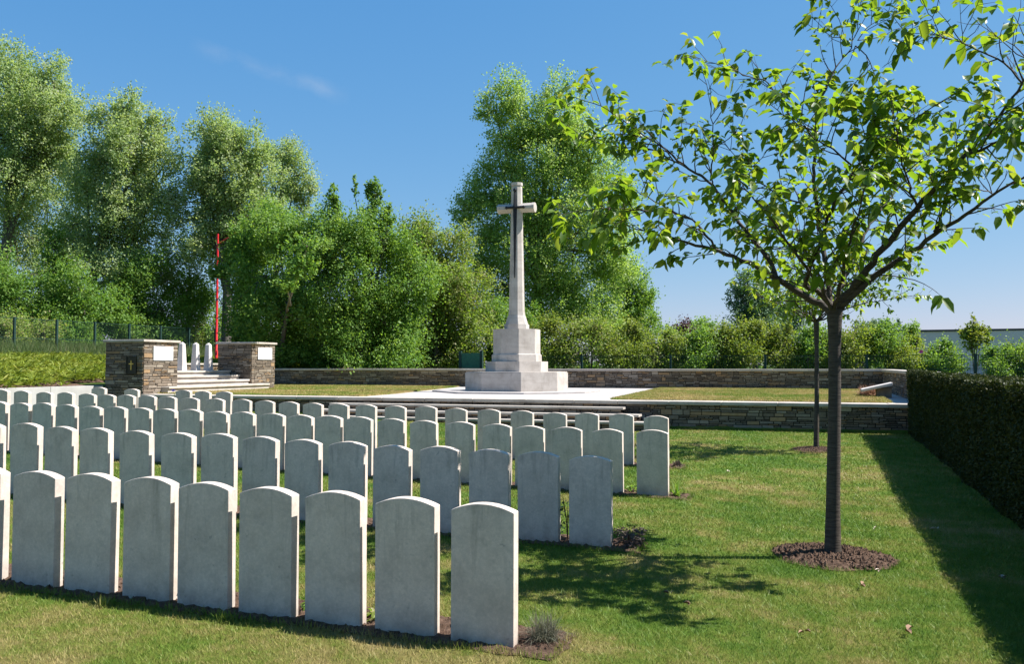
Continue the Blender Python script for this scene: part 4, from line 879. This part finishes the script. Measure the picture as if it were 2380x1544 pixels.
for px, d, L_, n, mt, lab in (
  (40, 46.5, [(20, 640, 70, 60), (70, 690, 70, 55), (10, 730, 80, 55), (90, 755, 60, 45)], 14000, M_DENSE, 'bushy tree at the far left edge just behind the fence'),
  (190, 47, [(190, 670, 55, 60), (230, 720, 70, 55), (170, 750, 70, 45)], 13000, M_DENSE, 'bushy tree behind the fence below the pointed poplar'),
  (330, 50, [(330, 640, 70, 65), (300, 710, 75, 60), (370, 720, 60, 60), (340, 770, 80, 40)], 16000, M_DENSE, 'bushy tree behind the fence above the left pylon'),
  (445, 53, [(440, 600, 60, 60), (430, 680, 65, 65), (470, 740, 55, 60), (420, 780, 60, 40)], 15000, M_DENSE, 'bushy tree left of the red lamp post'),
  (560, 44, [(577, 590, 40, 66), (605, 550, 48, 60), (580, 680, 46, 70), (600, 760, 60, 60), (640, 500, 30, 30), (507, 578, 16, 9, -.8), (503, 634, 13, 13, -.8), (507, 694, 14, 14, -.8), (535, 620, 24, 40, -.4)], 21000, M_DENSE, 'bushy tree immediately right of the red lamp post')):
    tree('broadleaf_tree', lab, 'tree', px, d, 1.4, L_, n, .15, mt, G2, .14)
for px, lab in ((-20, 'low bush behind the fence at the far left edge'), (70, 'low bush behind the second fence post'), (165, 'low bush behind the fence left of the pylon'), (255, 'low bush behind the fence above the left pylon corner'), (345, 'low bush behind the fence above the left pylon plaque'), (430, 'low bush behind the obelisk bollards'), (520, 'low bush behind the foot of the red lamp post')):
    tree('bush', lab, 'shrub', px, 40.6 + .0257 * (px + 20), 1.9, [(px, 800, 58, 42), (px - 30, 770, 36, 34), (px + 30, 776, 38, 36), (px, 835, 60, 26, -.5)], 7500, .13, M_DENSE if px % 2 else M_OLIVE, 'low bushes along the left fence', .05, per=26)
G3 = 'dense trees behind the back wall'
tree('broadleaf_tree', 'dark dense tree rising behind the right pylon', 'tree', 650, 42, .6, [(645, 545, 65, 70), (700, 540, 60, 55), (620, 640, 75, 80), (700, 640, 80, 85), (650, 740, 95, 75), (730, 760, 80, 70), (640, 820, 80, 40), (697, 617, 34, 24, -10), (717, 568, 40, 26, -9.6), (668, 668, 24, 18, -10.4)], 34000, .14, M_DENSE, G3, .16)
tree('broadleaf_tree', 'dense tree with upright leafy shoots at its top, left of the cross', 'tree', 840, 41, .6, [(830, 540, 80, 55), (890, 560, 65, 50), (780, 520, 40, 50), (780, 600, 75, 70), (870, 640, 95, 80), (950, 660, 70, 80), (800, 720, 100, 80), (900, 760, 110, 80), (840, 830, 150, 40), (776, 462, 11, 46, 0, 2), (826, 462, 11, 46, 0, 2), (856, 470, 12, 44, 0, 2), (872, 452, 12, 34, 0, 2), (905, 508, 16, 34, 0, 2), (845, 485, 30, 25, 0, 1.5)], 52000, .135, M_DENSE, G3, .18)
tree('broadleaf_tree', 'olive-tinted tree with reddish twig tips directly left of the cross', 'tree', 1010, 44, .6, [(1000, 545, 55, 40), (1045, 590, 55, 60), (960, 600, 50, 60), (1010, 660, 80, 80), (1080, 680, 65, 80), (1000, 760, 90, 80), (1090, 780, 70, 70), (1040, 830, 90, 40)], 36000, .14, M_OLIVE, G3, .15)
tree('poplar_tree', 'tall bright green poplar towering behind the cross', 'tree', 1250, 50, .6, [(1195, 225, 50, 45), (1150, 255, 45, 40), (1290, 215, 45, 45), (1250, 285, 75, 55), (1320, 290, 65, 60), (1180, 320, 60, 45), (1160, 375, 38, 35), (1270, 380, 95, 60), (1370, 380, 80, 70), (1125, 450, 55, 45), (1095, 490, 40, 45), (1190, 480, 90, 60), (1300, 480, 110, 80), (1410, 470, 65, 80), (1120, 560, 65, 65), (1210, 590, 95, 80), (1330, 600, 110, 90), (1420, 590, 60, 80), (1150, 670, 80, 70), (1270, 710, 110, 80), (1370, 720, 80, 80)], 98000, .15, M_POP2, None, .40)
tree('broadleaf_tree', 'darker rounded tree at the right flank of the tall poplar', 'tree', 1450, 54, .6, [(1420, 640, 60, 60), (1465, 680, 45, 50), (1440, 740, 70, 50), (1500, 735, 35, 35), (1525, 745, 30, 26, 0, 1.4), (1548, 768, 18, 14, 0, 1.6), (1500, 690, 26, 26, 0, 1.4), (1470, 790, 70, 40)], 20000, .15, M_DENSE, G3, .2)
for px, lab in ((668, 'dark undergrowth bush behind the wall next to the right pylon'), (735, 'dark undergrowth bush in the shade behind the wall, right of the right pylon'), (805, 'dark undergrowth bush in the deepest shade behind the wall'), (880, 'dark undergrowth bush below the tree with upright shoots'), (955, 'dark undergrowth bush left of the green gate'), (1030, 'undergrowth bush just left of the green gate'), (1140, 'undergrowth bush behind the cross plinth'), (1215, 'undergrowth bush right behind the cross plinth')):
    tree('bush', lab, 'shrub', px, 45.5, .6, [(px, 790, 56, 56), (px - 30, 835, 44, 34), (px + 32, 830, 44, 36), (px + 10, 740, 40, 34)], 6500, .14, M_DENSE, 'dark undergrowth behind the back wall', .05, per=26)
G4 = 'sunlit shrubs behind the low green fence'
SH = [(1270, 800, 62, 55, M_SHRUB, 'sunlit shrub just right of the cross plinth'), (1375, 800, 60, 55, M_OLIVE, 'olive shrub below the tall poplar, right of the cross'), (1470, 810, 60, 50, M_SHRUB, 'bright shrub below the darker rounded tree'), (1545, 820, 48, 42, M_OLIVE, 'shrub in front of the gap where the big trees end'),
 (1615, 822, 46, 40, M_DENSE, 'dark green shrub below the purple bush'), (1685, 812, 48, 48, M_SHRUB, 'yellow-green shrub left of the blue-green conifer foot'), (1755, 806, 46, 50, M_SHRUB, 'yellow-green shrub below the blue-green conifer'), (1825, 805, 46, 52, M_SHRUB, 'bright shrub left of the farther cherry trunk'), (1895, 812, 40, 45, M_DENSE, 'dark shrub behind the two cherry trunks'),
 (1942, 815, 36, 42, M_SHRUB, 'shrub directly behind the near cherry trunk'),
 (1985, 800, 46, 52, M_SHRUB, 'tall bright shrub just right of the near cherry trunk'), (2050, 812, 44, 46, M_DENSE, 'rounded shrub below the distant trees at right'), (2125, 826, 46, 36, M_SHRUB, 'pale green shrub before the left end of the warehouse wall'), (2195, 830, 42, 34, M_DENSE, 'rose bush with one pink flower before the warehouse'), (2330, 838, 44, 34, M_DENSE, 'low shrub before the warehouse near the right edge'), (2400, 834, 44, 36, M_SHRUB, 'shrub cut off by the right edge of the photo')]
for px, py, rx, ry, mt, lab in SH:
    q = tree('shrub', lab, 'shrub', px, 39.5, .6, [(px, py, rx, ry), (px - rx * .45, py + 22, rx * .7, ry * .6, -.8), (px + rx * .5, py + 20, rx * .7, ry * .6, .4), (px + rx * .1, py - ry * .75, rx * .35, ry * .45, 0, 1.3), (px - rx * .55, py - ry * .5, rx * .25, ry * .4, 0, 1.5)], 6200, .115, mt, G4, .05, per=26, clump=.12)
    if 'pink' in lab:
        b = MB(); p = at_depth(2141, 818, 38.2); n = 10; a = np.linspace(0, 6.28, n, endpoint=False); rq = np.random.default_rng(1); leaf_mesh(b, np.tile(p, (n, 1)), np.stack([np.cos(a), -.5 + 0 * a, np.sin(a)], -1), np.tile([0, -1.0, 0], (n, 1)), .11, rq, .5); under(b.build('flower', [M_PINK]), q)
tree('sapling', 'young slender tree standing above the shrubs before the warehouse', 'tree', 2265, 38.5, .6, [(2262, 752, 12, 16), (2280, 768, 16, 16), (2246, 776, 16, 14), (2265, 780, 26, 26), (2292, 790, 14, 12), (2258, 812, 24, 24)], 1500, .14, M_SHRUB, None, .05, per=18, shell=.3)
tree('conifer_tree', 'broad blue-green conifer beyond the shrubs, left of the cherry trunks', 'tree', 1755, 72, .6, [(1735, 655, 22, 28), (1725, 690, 32, 30), (1755, 705, 40, 35), (1720, 740, 40, 35), (1775, 745, 60, 40), (1830, 750, 40, 35), (1750, 790, 80, 40)], 19000, .2, M_BLUEG, None, .25)
tree('purple_bush', 'small purple-leaved tree among the shrubs right of the big trees', 'tree', 1598, 62, .6, [(1592, 772, 26, 20), (1610, 765, 18, 16), (1600, 800, 30, 26)], 3600, .16, M_PURP, None, .1)
tree('broadleaf_tree', 'small rounded green tree behind the purple bush', 'tree', 1625, 68, .6, [(1630, 765, 26, 20), (1615, 758, 16, 14), (1645, 785, 26, 24)], 3200, .18, M_DENSE, None, .12)
tree('broadleaf_tree', 'distant grey-green tree line above the shrubs, right of the near cherry trunk', 'tree', 2040, 120, .5, [(2020, 765, 30, 16), (2055, 760, 35, 16), (2090, 768, 20, 12), (2045, 795, 50, 20)], 4000, .32, M_BLUEG, None, .25)
tree('broadleaf_tree', 'small dark tree poking above the warehouse roof line', 'tree', 2122, 60, .6, [(2120, 768, 18, 16), (2128, 790, 20, 18), (2112, 788, 16, 14)], 2200, .15, M_DENSE, None, .1)
# far wood closing the horizon behind everything
SEED[0] += 1; r = np.random.default_rng(77); B = []
for i in range(150):
    px = -500 + i * 21 + r.uniform(-10, 10); d = 105 + r.uniform(-12, 20) + (0 if px < 1550 else 110); hh = (r.uniform(26, 46) if px < 1550 else r.uniform(14, 22)); B.append((at_depth(px, 838, d), np.array([26, 26, hh]) * d / FPX, 1))
b = MB(); crown_leaves(b, B, 30000, .55, r, 30, .6, .12); tag(b.build('far_woodland', [M_DENSE]), 'far belt of woodland closing the horizon behind the trees', 'woodland', kind='stuff')

# ------------------------------------------------------------------ red lamp post, buildings, litter
p = at_depth(503, 805, 45.3); bz = 1.3; root = thing('lamp_post', 'red painted lamp post standing among the trees behind the right pylon', 'lamp post', (p[0], p[1], bz))
zt = at_depth(503, 543, 45.3)[2]; b = MB(); b.tube([(p[0], p[1], bz), (p[0], p[1], 2.4), (p[0], p[1], 2.42), (p[0], p[1], zt)], [.085, .075, .06, .05], 14); under(b.build('pole', [M_RED]), root)
e = at_depth(545, 546, 45.3); b = MB(); b.tube([(p[0], p[1], zt - .55), .5 * (np.array([p[0], p[1], zt - .5]) + e), e], [.04, .035, .03], 10); under(b.build('arm', [M_RED]), root)
b = MB(); dv = (e - np.array([p[0], p[1], zt - .55])); dv /= np.linalg.norm(dv); b.tube([e - dv * .35, e - dv * .1, e + dv * .3], [.03, .10, .045], 10); under(b.build('lamp_head', [M_RED]), root)
A = at_depth(2035, 800, 85); Bq = at_depth(2520, 800, 78); bld = thing('warehouse', 'low pale grey flat-roofed warehouse behind the shrubs at right', 'building', (A[0], A[1], .5))
zr = at_depth(2380, 766, 80)[2]; u = (Bq - A)[:2]; u /= np.linalg.norm(u); nb = np.array([-u[1], u[0]]) * 14
def quadbox(b, a, c, nb, z0, z1, mat=0):
    P4 = [a[:2], c[:2], c[:2] + nb, a[:2] + nb]; b.prism([tuple(q) for q in P4], z0, [tuple(q) for q in P4], z1, .5, mat)
b = MB(); quadbox(b, A, Bq, nb, .4, zr - .12); under(b.build('wall', [M_WALLF]), bld)
b = MB(); quadbox(b, A - np.array([*(u * .15), 0]) - np.array([*(nb / 14 * .15), 0]), Bq + np.array([*(u * .15), 0]), nb, zr - .12, zr + .06); under(b.build('roof', [M_ROOFD]), bld)
A = at_depth(1888, 815, 88); Bq = at_depth(1957, 815, 86); hs = thing('house', 'house with a brown tiled roof, mostly hidden behind the cherry trunks', 'building', (A[0], A[1], .5)); ze = at_depth(1920, 803, 87)[2]; zr = at_depth(1920, 772, 87)[2]
u = (Bq - A)[:2]; nb = np.array([-u[1], u[0]]) / np.linalg.norm(u) * 7
b = MB(); quadbox(b, A, Bq, nb, .4, ze); under(b.build('wall', [M_WALLF]), hs)
b = MB(); a2, c2 = A[:2] - u * .04, Bq[:2] + u * .04; f_ = nb * .06
V = [(*(a2 - f_), ze), (*(c2 - f_), ze), (*(c2 + nb + f_), ze), (*(a2 + nb + f_), ze), (*(a2 + nb / 2), zr), (*(c2 + nb / 2), zr)]
b.add(V, [(0, 1, 5, 4), (2, 3, 4, 5)]); b.add(V, [(0, 4, 3), (1, 2, 5)]); b.add(V, [(3, 2, 1, 0)]); under(b.build('roof', [M_TILE]), hs)
# fallen leaves and petals on the lawn
r = np.random.default_rng(55)
def on_ground(px, py):
    d = rot_of(px, py); t = -EYE / (d[2] + .0212 * d[0]); return C0 + d * t
for px, py, L_, mt, lab in ((2105, 1481, .06, M_DLEAF, 'curled brown dead leaf on the lawn near the bottom right'), (2000, 1373, .05, M_DLEAF, 'small brown leaf on the lawn below the near soil bed'), (1600, 1420, .05, M_DLEAF, 'small tan leaf on the lawn inside the cherry tree shadow'), (2042, 1340, .04, M_PETAL, 'pale petal by the right edge of the near soil bed'), (1555, 1391, .045, M_DLEAF, 'tan leaf in the shade of the cherry crown'),
    (2030, 1237, .03, M_PETAL, 'pale petal on the lawn right of the near cherry trunk'), (1917, 1091, .06, M_PETAL, 'white scrap on the lawn left of the near cherry trunk'), (1690, 1103, .05, M_PETAL, 'white scrap on the lawn right of the third row'), (2013, 1094, .06, M_PETAL, 'pale scrap on the lawn close to the hedge shadow'), (2174, 1239, .05, M_PETAL, 'pale scrap inside the hedge shadow'), (2334, 1356, .06, M_PETAL, 'pale scrap in the hedge shadow near the right edge'), (1868, 1484, .04, M_DLEAF, 'small reddish leaf on the lawn near the bottom edge')):
    p = on_ground(px, py); n = 2; b = MB(); a = r.uniform(0, 6.28); z = p[2] + .03
    leaf_mesh(b, np.array([[p[0], p[1], z], [p[0] + .01, p[1] + .012, z + .005]]), np.array([[math.cos(a), math.sin(a), .15], [math.cos(a + 1.9), math.sin(a + 1.9), .3]]), np.tile([0, 0, 1.0], (2, 1)), L_, r, .5, 0, .6, .6, .1)
    tag(b.build('fallen_leaf', [mt], None, (p[0], p[1], z)), lab, 'leaf', 'fallen leaves and petals on the lawn')
